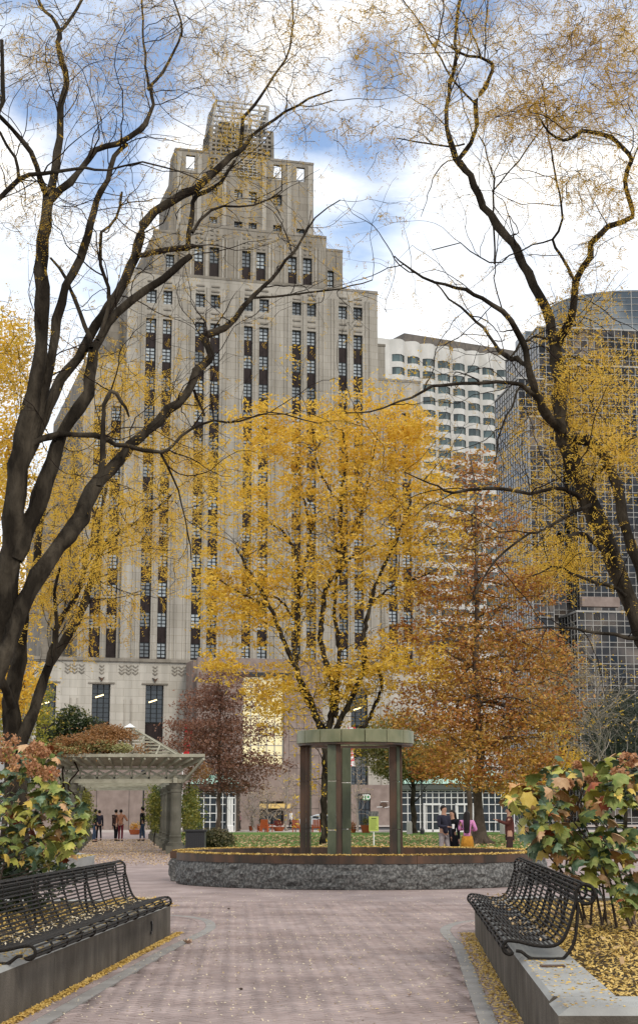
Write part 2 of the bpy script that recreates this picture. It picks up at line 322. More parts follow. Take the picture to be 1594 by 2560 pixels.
# straight planter wall lines (outer faces)
def xL(Y): return -2.45 + .054 * (Y - 12.3)
def xR(Y): return 1.534 + .0535 * (Y - 12.1)
def sweep(P, sec, closed_ends=True):             # P: plan path (n,2); sec: list of (offset to the left of travel, z)
    P = np.asarray(P, float); T = unit(np.gradient(P, axis=0)); Nn = np.stack([-T[:, 1], T[:, 0]], 1); k = len(sec); V = []
    for i in range(len(P)):
        for o, z in sec: q = P[i] + Nn[i] * o; V.append((q[0], q[1], z))
    Fq = [(i * k + j, i * k + (j + 1) % k, (i + 1) * k + (j + 1) % k, (i + 1) * k + j) for i in range(len(P) - 1) for j in range(k)]
    if closed_ends: Fq += [tuple(range(k)), tuple((len(P) - 1) * k + j for j in range(k))[::-1]]
    return V, Fq
def slicepath(P, s0, s1, n=10):
    P = np.asarray(P, float); d = np.concatenate([[0], np.cumsum(np.linalg.norm(np.diff(P, axis=0), axis=1))])
    s = np.linspace(s0, s1, n); return np.stack([np.interp(s, d, P[:, 0]), np.interp(s, d, P[:, 1])], 1), d[-1]
def wallpath(side, Rr=1.0, y0=6.0, y1=21.6, tail=4.0, off=0.0, n=14):
    f = xL if side < 0 else xR; pts = []
    pts += [(f(y) + off * -side, y) for y in np.linspace(y0, y1, 12)]
    cx = f(y1) + side * Rr; rr = Rr + off
    for a in np.linspace(0, math.pi / 2, n)[1:]: pts.append((cx - side * rr * math.cos(a), y1 + rr * math.sin(a)))
    x, y = pts[-1]; pts += [(x + side * t, y) for t in np.linspace(.3, tail, 6)]
    return pts
def planter_wall(side, top, label, y0, tail):
    root = thing('planter_wall', label, 'wall')
    P = wallpath(side, y0=y0, tail=tail)
    _, tot = slicepath(P, 0, 1)
    s = side * -1                                  # inner side offset: left of travel is -x
    w_ = .42
    sec = [(0, -.06), (0, top - .03), (.03, top), (w_, top), (w_, -.06)]
    if side > 0: sec = [(-a, b) for a, b in sec][::-1]
    cuts = [0]; 
    while cuts[-1] + 2.8 < tot: cuts.append(cuts[-1] + 2.8)
    cuts.append(tot)
    for a, b in zip(cuts[:-1], cuts[1:]):
        Q, _ = slicepath(P, a + .004, b - .004, 14)
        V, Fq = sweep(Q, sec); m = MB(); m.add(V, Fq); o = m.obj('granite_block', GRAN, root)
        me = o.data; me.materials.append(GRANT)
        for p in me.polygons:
            if abs(p.normal.z) > .5: p.material_index = 1  # upward faces take the paler granite, sides keep the painted shade
    return root, P
wl, PL = planter_wall(-1, .42, 'long low grey granite planter wall under the bench on the path, curving away at the end', 6.2, 3.5)
wr, PR = planter_wall(1, .46, 'low granite planter wall with a square corner at the hydrangea bed', 9.85 + .62, 3.2)
# right wall's near return, running off to the right
m = MB(); x0 = xR(9.85)
V = [(x0 - .0, 10.464, z) for z in (0,)]
m = MB(); c = .035; t = .46
x1 = 6.5
m.add([(x0, 9.85, -.06), (x1, 9.85, -.06), (x1, 10.46, -.06), (x0 + .03, 10.46, -.06), (x0, 9.85, t - .045), (x1, 9.85, t - .045), (x0 + .07, 9.885, t), (x1, 9.885, t), (x1, 10.46, t), (x0 + .10, 10.46, t), (x0 + .03, 10.46, t - .045)],
      [(0, 1, 5, 4), (4, 5, 7, 6), (6, 7, 8, 9), (0, 4, 10, 3), (4, 6, 9, 10), (3, 10, 9, 8, 2), (1, 2, 8, 7, 5)])
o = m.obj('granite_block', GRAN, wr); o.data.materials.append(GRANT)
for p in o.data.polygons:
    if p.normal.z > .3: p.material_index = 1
# bronze plaque on the right wall top, iron cleat on the left wall's face
m = MB(); q = gp(1380, 2417, .46); m.box(q[0] - .09, q[0] + .09, q[1] - .05, q[1] + .05, .461, .472); m.obj('wall_plaque', BRONZE, wr)
m = MB(); yy = 20.0; m.box(xL(yy), xL(yy) + .02, yy, yy + .03, .15, .30); m.box(xL(yy), xL(yy) + .02, yy - .08, yy, .15, .18); m.box(xL(yy), xL(yy) + .02, yy - .05, yy, .27, .30); m.obj('iron_cleat', BLACK, wl)
# soil beds
def bed(name, P, top, side, ext, y0):
    P2, _ = slicepath(P, .1, slicepath(P, 0, 1)[1], 40)
    T = unit(np.gradient(P2, axis=0)); Nn = np.stack([-T[:, 1], T[:, 0]], 1) * (-side)
    inner = P2 + Nn * .425; pts = [(float(a), float(b)) for a, b in inner]
    pts += [(side * ext, pts[-1][1]), (side * ext, y0)] 
    if side < 0: pts = pts[::-1]
    m = MB(); m.add([(x, y, top) for x, y in pts], [tuple(range(len(pts)))[::-1] if side < 0 else tuple(range(len(pts)))]); return m.obj(name, SOIL, kind='structure')
bed('left_planting_soil', PL, .37, -1, 6.4, 6.2)
bed('right_planting_soil', PR, .41, 1, 6.4, 10.462)
# granite bands around the walls' feet
for side, nm, P in ((-1, 'left_granite_band', [(xL(5) + .2, 5), (xL(12) + .2, 12), (xL(18.7) + .2, 18.7), (-1.72, 21.1), (-1.62, 22.3), (-1.60, 23.4), (-1.78, 24.8), (-2.2, 25.7), (-3.0, 26.2), (-4.5, 26.4)]), (1, 'right_granite_band', [(xR(8) - .2, 8), (xR(14) - .2, 14), (xR(19.7) - .2, 19.7), (1.76, 21.6), (1.82, 22.9), (2.02, 23.9), (2.36, 24.6), (3.2, 25.1), (4.6, 25.3)])):
    P = spline(np.column_stack([np.array(P), np.zeros(len(P))]), .25)[:, :2]
    tt = slicepath(P, 0, 1)[1]; k = int(tt / 1.2); gb = link(nm, None, kind='structure')
    for i in range(k):
        Q, _ = slicepath(P, tt * i / k + .003, tt * (i + 1) / k - .003, 8)
        V, Fq = sweep(Q, [(0, -.013), (0, .004), (side * .14, .004), (side * .14, -.013)]); MB().add(V, Fq).obj('granite_slab', BAND, gb)
        Q2, _ = slicepath(P, tt * i / k, tt * (i + 1) / k, 8)
        for j in range(6):
            Q3, _ = slicepath(P, tt * (i + j / 6) / k + .002, tt * (i + (j + 1) / 6) / k - .002, 3)
            V, Fq = sweep(Q3, [(-side * .005, -.013), (-side * .005, .0035), (-side * .10, .0035), (-side * .10, -.013)][::1]); MB().add(V, Fq).obj('brick', BRICK, gb)

# herringbone bricks
def bricks():
    U = .1; a = R(45) + R(3); ca, sa = math.cos(a), math.sin(a); lst = []
    rngi = range(-260, 420)
    X0, X1, Y0, Y1 = -7.2, 7.2, 9.0, 30.0
    g = np.arange(-420, 420); gx, gy = np.meshgrid(g, g); gx = gx.ravel(); gy = gy.ravel(); t = (gx - gy) % 4
    for tt, (w_, h_) in ((0, (2, 1)), (3, (1, 2))):
        k = t == tt; cx = (gx[k] + w_ / 2) * U; cy = (gy[k] + h_ / 2) * U
        wx = cx * ca - cy * sa; wy = cx * sa + cy * ca + 18
        vis = (wy > Y0) & (wy < Y1) & (np.abs(wx) < np.minimum(7.2, .2 * wy + .35 + wy * .01))
        L0 = xL(wy); R0 = xR(wy); near = wy < 22.4
        ok = vis & (~near | ((wx > L0 - .02) & (wx < R0 + .02)))
        dl = np.where(near, np.minimum(wx - L0, R0 - wx), 9)
        ok &= ~((dl > .25) & (dl < .33))
        for x, y in zip(wx[ok], wy[ok]): lst.append((x, y, w_ > h_))
    lst.sort(key=lambda q: q[1] + abs(q[0]) * .001)
    return lst, a
BL, BA = bricks()
def brickgeo(g=.0012):
    hx, hy = .1 - g, .05 - g; c = .004
    return np.array([(-hx, -hy, -.012), (hx, -hy, -.012), (hx, hy, -.012), (-hx, hy, -.012), (-hx + c, -hy + c, 0), (hx - c, -hy + c, 0), (hx - c, hy - c, 0), (-hx + c, hy - c, 0)]), \
        [(4, 5, 6, 7), (0, 1, 5, 4), (1, 2, 6, 5), (2, 3, 7, 6), (3, 0, 4, 7)]
bv, bf = brickgeo(); bme = [MB().add(bv * np.array([1 - .02 * i, 1 - .03 * i, 1]), bf).mesh('brick', BRICK) for i in range(3)]
pav = link('brick_paving', None, kind='structure')
VV = []; FF = []; nb = 0; NEAR = [b for b in BL if abs(b[0]) < .2 * b[1] + .05 and b[1] > 11.9][:300]; ns = set(NEAR)
for b in BL:
    x, y, hz = b; rz = BA + (0 if hz else math.pi / 2) + random.gauss(0, .008); dz = random.gauss(-.001, .0012)
    if b in ns:
        o = link('brick', random.choice(bme), pav, loc=(x, y, dz)); o.rotation_euler = (random.gauss(0, .01), random.gauss(0, .006), rz)
    else:
        c_, s_ = math.cos(rz), math.sin(rz); tl = random.gauss(0, .01); tv = random.gauss(0, .012)
        P = bv * np.array([random.uniform(.975, 1.0), 1 - .065 * random.random() ** 3, 1]); VV.append(np.stack([P[:, 0] * c_ - P[:, 1] * s_ + x, P[:, 0] * s_ + P[:, 1] * c_ + y, P[:, 2] + dz + P[:, 0] * tl + P[:, 1] * tv], 1)); FF.append(np.array(bf) + nb); nb += 8
o = link('bricks', npmesh('bricks', np.concatenate(VV), np.concatenate(FF), BRICK), pav, kind='stuff')

# ------------------------------------------------------------------ post office tower
ALPHA = R(15.7)
O0 = pt(319, 2030, 200.0); O0[2] = 0
ud = np.array((math.cos(ALPHA), math.sin(ALPHA), 0)); vd = np.array((-math.sin(ALPHA), math.cos(ALPHA), 0))
def uz(x, y, v=0.0, O=O0, ud=ud, vd=vd):
    d = ray(x, y); c0 = np.array((0, 0, EYE)); base = O + vd * v
    t = np.dot(base - c0, vd) / np.dot(d, vd); P = c0 + d * t
    return float(np.dot(P - O, ud)), float(P[2])
tower = thing('office_tower', 'tall stepped limestone office tower with paired dark window strips and an open crown', 'building', tuple(O0), ALPHA)
# window frame mesh (unit: x 0..1, z 0..1), pane mesh
def framemesh(nv, nh, bw, bh, mat, dp=.12):
    m = MB()
    for i in range(nv + 1):
        x = i / nv; a = min(max(x - bw / 2, 0), 1 - bw); m.box(a, a + bw, 0, dp, 0, 1)
    for i in range(nh + 1):
        z = i / nh; a = min(max(z - bh / 2, 0), 1 - bh); m.box(.01, .99, .01, dp - .01, a + .001, a + bh - .001)
    return m.mesh('window', mat)
WF = framemesh(2, 4, .10, .055, FRAMED); WFT = framemesh(3, 8, .05, .012, FRAMED)
PM = MB().add([(0, .07, 0), (1, .07, 0), (1, .07, 1), (0, .07, 1)], [(0, 1, 2, 3)]).mesh('pane', PANE)
PMD = MB().add([(0, .07, 0), (1, .07, 0), (1, .07, 1), (0, .07, 1)], [(0, 1, 2, 3)]).mesh('pane', PANED)
SPM = MB().box(0, 1, 0, .1, 0, 1).box(.12, .2, -.06, 0, .02, .98).box(.46, .54, -.06, 0, .02, .98).box(.8, .88, -.06, 0, .02, .98).mesh('spandrel', SPAN)
def window(root, u0, u1, v, z0, z1, fm=WF, pm=PM):
    o = link('window', fm, root, loc=(u0, v, z0), scale=(u1 - u0, 1, z1 - z0)); link('pane', pm, o)
def wallrect(m, U0, U1, Z0, Z1, v, th, ops):       # ops: list of (u0,u1,[(z0,z1),...]) columns of openings
    ops = sorted(ops); u = U0
    for u0, u1, zs in ops:
        if u0 > u: m.box(u, u0, v, v + th, Z0, Z1)
        z = Z0
        for z0, z1 in sorted(zs):
            if z0 > z + .01: m.box(u0, u1, v, v + th, z, z0)
            z = z1
        if z < Z1 - .01: m.box(u0, u1, v, v + th, z, Z1)
        u = u1
    if u < U1: m.box(u, U1, v, v + th, Z0, Z1)
FL = 3.85
zc = uz(400, 1650, 0)[1]                            # cornice over the base
def strip_fill(u0, u1, ztop, zbot, v):
    z = ztop
    while z - 1.9 > zbot + .2:
        window(tower, u0, u1, v + .45, z - 1.9, z)
        link('spandrel', SPM, tower, loc=(u0, v + .45, max(zbot, z - FL)), scale=(u1 - u0, 1, z - 1.9 - max(zbot, z - FL)))
        z -= FL
    if z > zbot + .05: link('spandrel', SPM, tower, loc=(u0, v + .45, zbot), scale=(u1 - u0, 1, z - zbot))
def stage(v, x0, x1, yr, xt, yt, zb, cols, depth, mat=LIME, th=.6):
    U0 = uz(x0, yr, v)[0]; U1 = uz(x1, yr, v)[0]; Z1 = uz(xt, yt, v)[1]; m = MB()
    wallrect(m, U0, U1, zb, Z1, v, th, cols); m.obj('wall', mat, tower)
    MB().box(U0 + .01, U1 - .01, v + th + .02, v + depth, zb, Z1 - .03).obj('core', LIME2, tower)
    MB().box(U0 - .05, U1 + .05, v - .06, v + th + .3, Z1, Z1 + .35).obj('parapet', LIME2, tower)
    return U0, U1, Z1
# main block
pairs = [(365, 391, 830), (407, 430, 830), (488, 512, 830), (526, 550, 830), (610, 632, 830), (648, 672, 830), (730, 753, 852), (767, 790, 852), (846, 868, 852), (883, 906, 852)]
zt1, zt0 = uz(378, 723)[1], uz(378, 757)[1]; zs = uz(378, 795)[1]
cols = []
for a, b, yr in pairs:
    u0, u1 = uz(a, yr)[0], uz(b, yr)[0]; cols.append((u0, u1, [(zc, zs), (zt0, zt1)]))
    window(tower, u0, u1, .45, zt0, zt1); strip_fill(u0, u1, zs, zc, 0)
UA0, UA1, ZA = stage(0, 319, 943, 800, 470, 692, zc, cols, 40)
def ribs(cols, v, z0, z1):                          # slim proud ribs between and beside paired strips
    for i in range(0, len(cols) - 1, 2):
        a = cols[i]; b = cols[i + 1] if i + 1 < len(cols) else a; mid = (a[1] + b[0]) / 2
        for c, w_ in ((mid, .34), (a[0] - .5, .22), (a[0] - 1.0, .14), (b[1] + .5, .22), (b[1] + 1.0, .14)):
            MB().box(c - w_ / 2, c + w_ / 2, v - .16, v, z0, z1).obj('pilaster', LIME, tower)
ribs(cols, 0, zc, ZA - 1.2)
orn = MB()
for u0, u1, _ in cols:                              # corbel teeth above and below the top windows
    for (za, zb_) in ((zt1 + .2, ZA - .6), (zs + .25, zt0 - .2)):
        n = max(2, int((zb_ - za) / .55))
        for k in range(n):
            zz = za + (k + .2) * (zb_ - za) / n
            for uu in (u0 + .1, (u0 + u1) / 2 - .18, u1 - .46): orn.box(uu, uu + .36, -.14, 0, zz, zz + .2)
orn.obj('ornament', LIME2, tower, kind='stuff')
# wings
V1 = .9
def wing(x0, x1, yr, xt, yt, pr, ys):
    cc = []; zt = uz(pr[0][0], ys, V1)[1] if pr else 0
    for a, b, y2 in pr:
        u0, u1 = uz(a, y2, V1)[0], uz(b, y2, V1)[0]; cc.append((u0, u1, [(zc, zt)])); strip_fill(u0, u1, zt, zc, V1)
    r = stage(V1, x0, x1, yr, xt, yt, zc, cc, 36)
    if cc: ribs(cc, V1, zc, zt + 2)
wing(212, 318, 1600 if False else 950, 240, 901, [(222, 250, 1600), (265, 291, 1600)], 1010)
wing(944, 1050, 1000, 1000, 955, [(968, 990, 1100), (1004, 1026, 1100)], 1030)
stage(3.5, 268, 330, 850, 300, 808, zc, [], 30, LIME2); stage(3.5, 930, 962, 900, 950, 866, zc, [], 30)  # left step darker than its right twin: side-face shade painted in
for x0, x1, yr, yt in ((195, 300, 1080, 1045), (177, 300, 1150, 1136), (139, 300, 1220, 1202), (113, 300, 1300, 1245)):
    stage(4.0 + (300 - x0) * .02, x0, x1, yr, x0, yt, zc, [], 24, LIME2)  # dark limestone paints the shaded side face of the wing
# second stage
v = 3.0; cols = []
for a, b, yt, yb, yw in ((486, 509, 613, 692, 651), (524, 548, 617, 696, 655), (605, 627, 626, 706, 665), (641, 664, 630, 710, 669), (720, 742, 640, 718, 679), (757, 780, 644, 722, 683)):
    u0, u1 = uz(a, 650, v)[0], uz(b, 650, v)[0]; z1, z0, zw = uz(a, yt, v)[1], uz(a, yb, v)[1], uz(a, yw, v)[1]
    cols.append((u0, u1, [(z0, z1)])); window(tower, u0, u1, v + .45, zw, z1)
    link('spandrel', SPM, tower, loc=(u0, v + .45, z0), scale=(u1 - u0, 1, zw - z0))
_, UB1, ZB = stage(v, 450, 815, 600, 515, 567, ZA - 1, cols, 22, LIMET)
ribs(cols, v, ZA, ZB - 1.5)
orn = MB()
for u0, u1, zz_ in cols:
    for k in range(4):
        zz = zz_[0][1] + .4 + k * .62
        for uu in (u0 + .1, u1 - .46): orn.box(uu, uu + .36, v - .14, v, zz, zz + .22)
orn.obj('ornament', LIME2, tower, kind='stuff')
cols = []
for a, b, yt, yb in ((415, 436, 635, 667),):
    u0, u1 = uz(a, 650, 3.8)[0], uz(b, 650, 3.8)[0]; z1, z0 = uz(a, yt, 3.8)[1], uz(a, yb, 3.8)[1]; cols.append((u0, u1, [(z0, z1)])); window(tower, u0, u1, 4.25, z0, z1)
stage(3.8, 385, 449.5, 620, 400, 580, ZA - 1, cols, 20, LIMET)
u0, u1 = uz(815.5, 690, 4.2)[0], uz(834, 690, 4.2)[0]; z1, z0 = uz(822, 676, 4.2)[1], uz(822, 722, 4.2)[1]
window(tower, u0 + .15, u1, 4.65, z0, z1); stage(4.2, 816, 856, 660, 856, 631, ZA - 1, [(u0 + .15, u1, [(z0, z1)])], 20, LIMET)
# tower top stage, its left side leaning back
v = 6.0; cols = {}
for a, b, yt, yb in ((524, 543, 467, 484), (586, 606, 473, 492), (622, 642, 478, 508), (683, 705, 485, 514), (523, 544, 541, 557), (586, 606, 553, 572), (622, 642, 556, 576), (683, 705, 562, 584), (741, 762, 571, 590)):
    u0, u1 = uz(a, 520, v)[0], uz(b, 520, v)[0]; z1, z0 = uz(a, yt, v)[1], uz(a, yb, v)[1]
    window(tower, u0, u1, v + .45, z0, z1); cols.setdefault(round((a + 3) / 12), [u0, u1, []])[2].append((z0, z1))
Z1 = uz(600, 392, v)[1]; zo1, zo0 = uz(694, 412, v)[1], uz(694, 448, v)[1]
opn = [(465, 488), (524, 545), (684, 705), (741, 762)]
for a, b in opn:
    u0, u1 = uz(a, 430, v)[0], uz(b, 430, v)[0]; hit = False
    for k in cols.values():
        if abs(k[0] - u0) < 1.2: k[2].append((zo0, zo1)); hit = True; u0, u1 = k[0], k[1]
    if not hit: cols[a + 1000] = [u0, u1, [(zo0, zo1)]]
U0 = uz(436, 480, v)[0]; U1 = uz(783, 500, v)[0]; zb = ZB - 1; m = MB()
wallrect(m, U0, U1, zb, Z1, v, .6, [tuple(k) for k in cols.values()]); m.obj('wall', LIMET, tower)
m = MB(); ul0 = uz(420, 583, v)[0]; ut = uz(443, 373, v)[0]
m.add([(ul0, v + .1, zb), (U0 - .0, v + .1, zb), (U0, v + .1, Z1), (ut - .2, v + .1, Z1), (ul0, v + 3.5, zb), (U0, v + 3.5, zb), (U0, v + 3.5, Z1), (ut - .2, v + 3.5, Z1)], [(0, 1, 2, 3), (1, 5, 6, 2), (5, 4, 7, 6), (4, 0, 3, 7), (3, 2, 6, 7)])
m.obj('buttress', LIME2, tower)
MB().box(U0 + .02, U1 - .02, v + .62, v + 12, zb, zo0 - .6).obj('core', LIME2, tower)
for a, b in ((U0, uz(523, 400, v)[0]), (uz(684, 400, v)[0] - .5, U1)): MB().box(a, b + .06, v - .06, v + .9, Z1, Z1 + .3).obj('parapet', LIME2, tower)
for c in (447, 498, 560, 660, 722, 774):
    u = uz(c, 480, v)[0]; MB().box(u - .3, u + .3, v - .18, v, zb, Z1 - .3).obj('pilaster', LIME, tower)
# steel braces behind the open parapet
for a, b in opn:
    u0, u1 = uz(a, 430, v)[0], uz(b, 430, v)[0]
    MB().beam((u0 - .4, v + 2.5, zo0 - .3), (u1 + .4, v + 2.5, zo1 + .3), .12, .12).beam((u0 - 1, v + 2.2, (zo0 + zo1) / 2), (u1 + 1, v + 2.2, (zo0 + zo1) / 2), .1, .1).obj('brace', MULL, tower)
# crown: louvred lantern and open frame
v = 9.0
def latt(x0, x1, yr, ya, yb, nv, nh, x0t=None, x1t=None, mat=LIME2, wd=.42, hd=.3, back=5.0):
    a, b = uz(x0, yr, v)[0], uz(x1, yr, v)[0]; at, bt = (uz(x0t, ya, v)[0], uz(x1t, ya, v)[0]) if x0t else (a, b)
    z1, z0 = uz((x0 + x1) / 2, ya, v)[1], uz((x0 + x1) / 2, yb, v)[1]
    for dv in (0, back):
        for i in range(nv + 1):
            t = i / nv; MB().beam((a + (b - a) * t, v + dv, z0), (at + (bt - at) * t, v + dv, z1), wd if i in (0, nv) else .2, wd if i in (0, nv) else .25).obj('crown_post', mat, tower)
        for j in range(nh + 1):
            t = j / nh; MB().beam((a + (at - a) * t, v + dv, z0 + (z1 - z0) * t), (b + (bt - b) * t, v + dv, z0 + (z1 - z0) * t), .2, hd).obj('crown_rail', mat, tower)
    for (p, q) in ((a, at), (b, bt)):
        for j in range(nh + 1):
            t = j / nh; MB().beam((p + (q - p) * t, v, z0 + (z1 - z0) * t), (p + (q - p) * t, v + back, z0 + (z1 - z0) * t), .2, hd).obj('crown_rail', mat, tower)
latt(524, 681, 360, 322, 420, 12, 9, 530, 680)
latt(531, 664, 318, 258, 322, 6, 5, 541, 671, MULL, .3, .22)
ua, ub = uz(598, 420, 5.7)[0], uz(642, 420, 5.7)[0]; z1, z0 = uz(620, 400, 5.7)[1], uz(620, 442, 5.7)[1]
m = MB()
for i in range(7): m.box(ua, ub, 5.7, 5.85, z0 + (z1 - z0) * i / 6, z0 + (z1 - z0) * i / 6 + .16)
for i in range(5): m.box(ua + (ub - ua) * i / 4 - .06, ua + (ub - ua) * i / 4 + .06, 5.6, 5.69, z0, z1 + .2)
m.obj('louvre', MULL, tower)
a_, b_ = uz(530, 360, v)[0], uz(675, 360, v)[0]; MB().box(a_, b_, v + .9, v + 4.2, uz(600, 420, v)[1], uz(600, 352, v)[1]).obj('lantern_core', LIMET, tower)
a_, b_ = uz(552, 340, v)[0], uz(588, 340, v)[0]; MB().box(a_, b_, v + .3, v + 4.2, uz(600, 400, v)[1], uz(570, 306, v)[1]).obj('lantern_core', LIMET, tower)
# central lantern solid piers
for c in (560, 575, 604, 622):
    u = uz(c, 380, v)[0]; za, zb2 = uz(600, 300, v)[1], uz(600, 400, v)[1]; MB().box(u - .5, u + .5, v + 1.0, v + 2.0, zb2, za).obj('lantern_pier', LIME, tower)
# base with tall windows
VB = -1.0
ub0 = uz(230, 1750, VB)[0]; ub1 = uz(276, 1750, VB)[0]; pitch = uz(364, 1750, VB)[0] - ub0; wz1, wz0 = uz(253, 1710, VB)[1], 5.0
U0 = uz(82, 1800, VB)[0]; U1 = uz(1052, 1700, VB)[0]; cols = []
for k in range(-1, 6):
    a, b = ub0 + k * pitch, ub1 + k * pitch; cols.append((a, b, [(wz0, wz1)]))
    window(tower, a, b, VB + .5, wz0 + (wz1 - wz0) * .62, wz1, WFT, PMD)
    link('spandrel', SPM, tower, loc=(a, VB + .5, wz0 + (wz1 - wz0) * .30), scale=(b - a, 1, (wz1 - wz0) * .31))
    window(tower, a, b, VB + .5, wz0, wz0 + (wz1 - wz0) * .295, WFT, PMD)
    zz = wz1 - 1.5 - (k % 3) * .5; MB().beam((a + .5, VB + .46, zz - .12), (a + 1.5, VB + .46, zz + .22), .05, .16).obj('ceiling_lamp', LAMPY, tower)
    MB().box(a - .5, b + .5, VB - .14, VB, wz1 + .05, wz1 + .22).obj('lintel', LIME2, tower)
    c = (a + b) / 2; MB().add([(c, VB - .25, wz1 + .3), (c - .36, VB - .25, wz1 + .9), (c, VB - .25, wz1 + .72), (c + .36, VB - .25, wz1 + .9), (c, VB, wz1 + .3), (c - .36, VB, wz1 + .9), (c, VB, wz1 + .72), (c + .36, VB, wz1 + .9)],
        [(0, 3, 2), (0, 2, 1), (0, 1, 5, 4), (3, 0, 4, 7), (1, 2, 6, 5), (2, 3, 7, 6)]).obj('bracket', BRONZE, tower)
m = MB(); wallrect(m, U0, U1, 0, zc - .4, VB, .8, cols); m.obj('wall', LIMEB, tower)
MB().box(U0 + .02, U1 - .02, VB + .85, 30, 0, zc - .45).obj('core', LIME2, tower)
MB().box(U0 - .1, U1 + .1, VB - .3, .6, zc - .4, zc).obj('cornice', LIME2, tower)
orn = MB()                                           # leaf chevrons of the frieze
def chev(u, z, s=.5):
    for sg in (-1, 1): orn.beam((u, VB - .06, z), (u + sg * s * .9, VB - .06, z + s * .8), .09, .12)
for k in range(-1, 6):
    c = (ub0 + ub1) / 2 + k * pitch
    for j in range(3): chev(c, zc - 2.0 + j * .42, .32)
    for q in range(3):
        for j in range(3): chev(c + pitch / 2 + (q - 1) * .85, zc - 2.0 + j * .42, .38)
orn.obj('frieze_ornament', LIME2, tower, kind='stuff')
for k in range(-1, 6):
    c = (ub0 + ub1) / 2 + (k + .5) * pitch
    for du in (-.4, .4): MB().box(c + du - .1, c + du + .1, VB - .1, VB, 0, zc - 5).obj('pilaster', LIME, tower)

# pink granite entrance block in front of the tower
VP = -9.0
ent = thing('granite_entrance_block', 'pink granite entrance block with a tall lit glass bay and gilded awning', 'building', tuple(O0), ALPHA)
U0, U1 = uz(492, 1850, VP)[0], uz(806, 1850, VP)[0]; Z1 = uz(640, 1646, VP)[1]
ga, gb = uz(606, 1800, VP)[0], uz(710, 1800, VP)[0]; gz1, gz0 = uz(650, 1692, VP)[1], uz(650, 1912, VP)[1]
da, db = uz(600, 2040, VP)[0], uz(696, 2040, VP)[0]; dz1 = uz(650, 2003, VP)[1]
m = MB(); wallrect(m, U0, U1, 0, Z1, VP, .7, [(ga, gb, [(0, dz1), (gz0, gz1)])]); m.obj('wall', PINK, ent)
MB().box(U0 + .02, U1 - .02, VP + 3.0, -1.6, 0, Z1 - .1).obj('core', PINK, ent)
MB().box(ga - .6, gb + 1, VP - .5, VP, gz1 + .05, gz1 + .5).obj('hood', BLACK, ent)
def gridwall(root, a, b, z0, z1, y, nx, nz, mb, mg, bw=.1, dp=.12, zs=None, xs=None, panes=True, frame='mullion'):
    X = xs or [a + (b - a) * i / nx for i in range(nx + 1)]; Z = zs or [z0 + (z1 - z0) * i / nz for i in range(nz + 1)]
    vm = MB().box(-bw / 2, bw / 2, 0, dp, 0, 1).mesh(frame, mb); hm = MB().box(0, 1, .004, dp - .004, -bw / 2, bw / 2).mesh(frame, mb)
    for x in X: link(frame, vm, root, loc=(x, y, Z[0] - bw / 2), scale=(1, 1, Z[-1] - Z[0] + bw))
    for z in Z: link(frame, hm, root, loc=(X[0] - bw / 2, y, z), scale=(X[-1] - X[0] + bw, 1, 1))
    if panes:
        pm = MB().add([(0, dp * .6, 0), (1, dp * .6, 0), (1, dp * .6, 1), (0, dp * .6, 1)], [(0, 1, 2, 3)]).mesh('pane', mg)
        for i in range(len(X) - 1):
            for j in range(len(Z) - 1): link('pane', pm, root, loc=(X[i], y, Z[j]), scale=(X[i + 1] - X[i], 1, Z[j + 1] - Z[j]))
gridwall(ent, ga + .1, gb - .1, gz0, gz1, VP + .3, 5, 9, MULL, WARM)
gridwall(ent, ga + .05, gb - .05, 0.05, dz1 - 1.2, VP + .5, 8, 1, FRAMED, PANED)
MB().box(ga - .4, gb + .3, VP - 2.2, VP - .02, dz1 - .85, dz1 - .3).obj('awning', GOLD, ent)
MB().box(ga + .2, ga + 2.5, VP + .4, VP + .5, dz1 - .2, dz1 + 2).obj('transom', OLIVE if False else PANED, ent)
m = MB()
for k in range(5):
    u = gb + .6 + k * .95; MB().box(u, u + .02, VP - .02, VP, 0, Z1).obj('joint', FRAMED, ent)
for k in range(12):
    z = 2 + k * 1.6; MB().box(gb + .6, gb + 4.4, VP - .018, VP, z, z + .03).obj('joint', FRAMED, ent)
# podium with bank front
pod = thing('bank_podium', 'low pink granite bank front with a green sign over its dark doorway', 'building', tuple(O0), ALPHA)
V2 = VP - .5; U0, U1 = uz(807, 2000, V2)[0], uz(1010, 2000, V2)[0]; Z1 = uz(900, 1962, V2)[1]
a, b = uz(893, 2030, V2)[0], uz(926, 2030, V2)[0]; z1 = uz(910, 1984, V2)[1]
m = MB(); wallrect(m, U0, U1, 0, Z1, V2, .5, [(a, b, [(0, z1)])]); m.obj('wall', PINK, pod)
MB().box(U0 + .02, U1 - .02, V2 + 2, -1.7, 0, Z1 - .1).obj('core', PINK, pod)
gridwall(pod, a, b, 0, z1, V2 + .3, 3, 2, FRAMED, PANED, .09)
GREENS = M('green_sign', (.01, .24, .06), .5)
a, b = uz(905, 1992, V2)[0], uz(922, 1992, V2)[0]; z1, z0 = uz(913, 1986, V2)[1], uz(913, 2000, V2)[1]
sg = MB().box(a, b, V2 - .25, V2 - .05, z0, z1).obj('sign_board', GREENS, pod)
def text(s, size, parent, loc, mat, depth=.01, name='lettering', rx=math.pi / 2):
    c = bpy.data.curves.new(name, 'FONT'); c.body = s; c.size = size; c.extrude = depth; c.align_x = 'CENTER'; c.align_y = 'CENTER'; c.offset = size * .03
    o = bpy.data.objects.new(name, c); COL.objects.link(o); o.parent = parent; o.location = loc; o.rotation_euler = (rx, 0, 0); c.materials.append(mat)
    dg = bpy.context.evaluated_depsgraph_get(); me = bpy.data.meshes.new_from_object(o.evaluated_get(dg)); bpy.data.objects.remove(o)
    o = link(name, me, parent, loc=loc); o.rotation_euler = (rx, 0, 0); return o
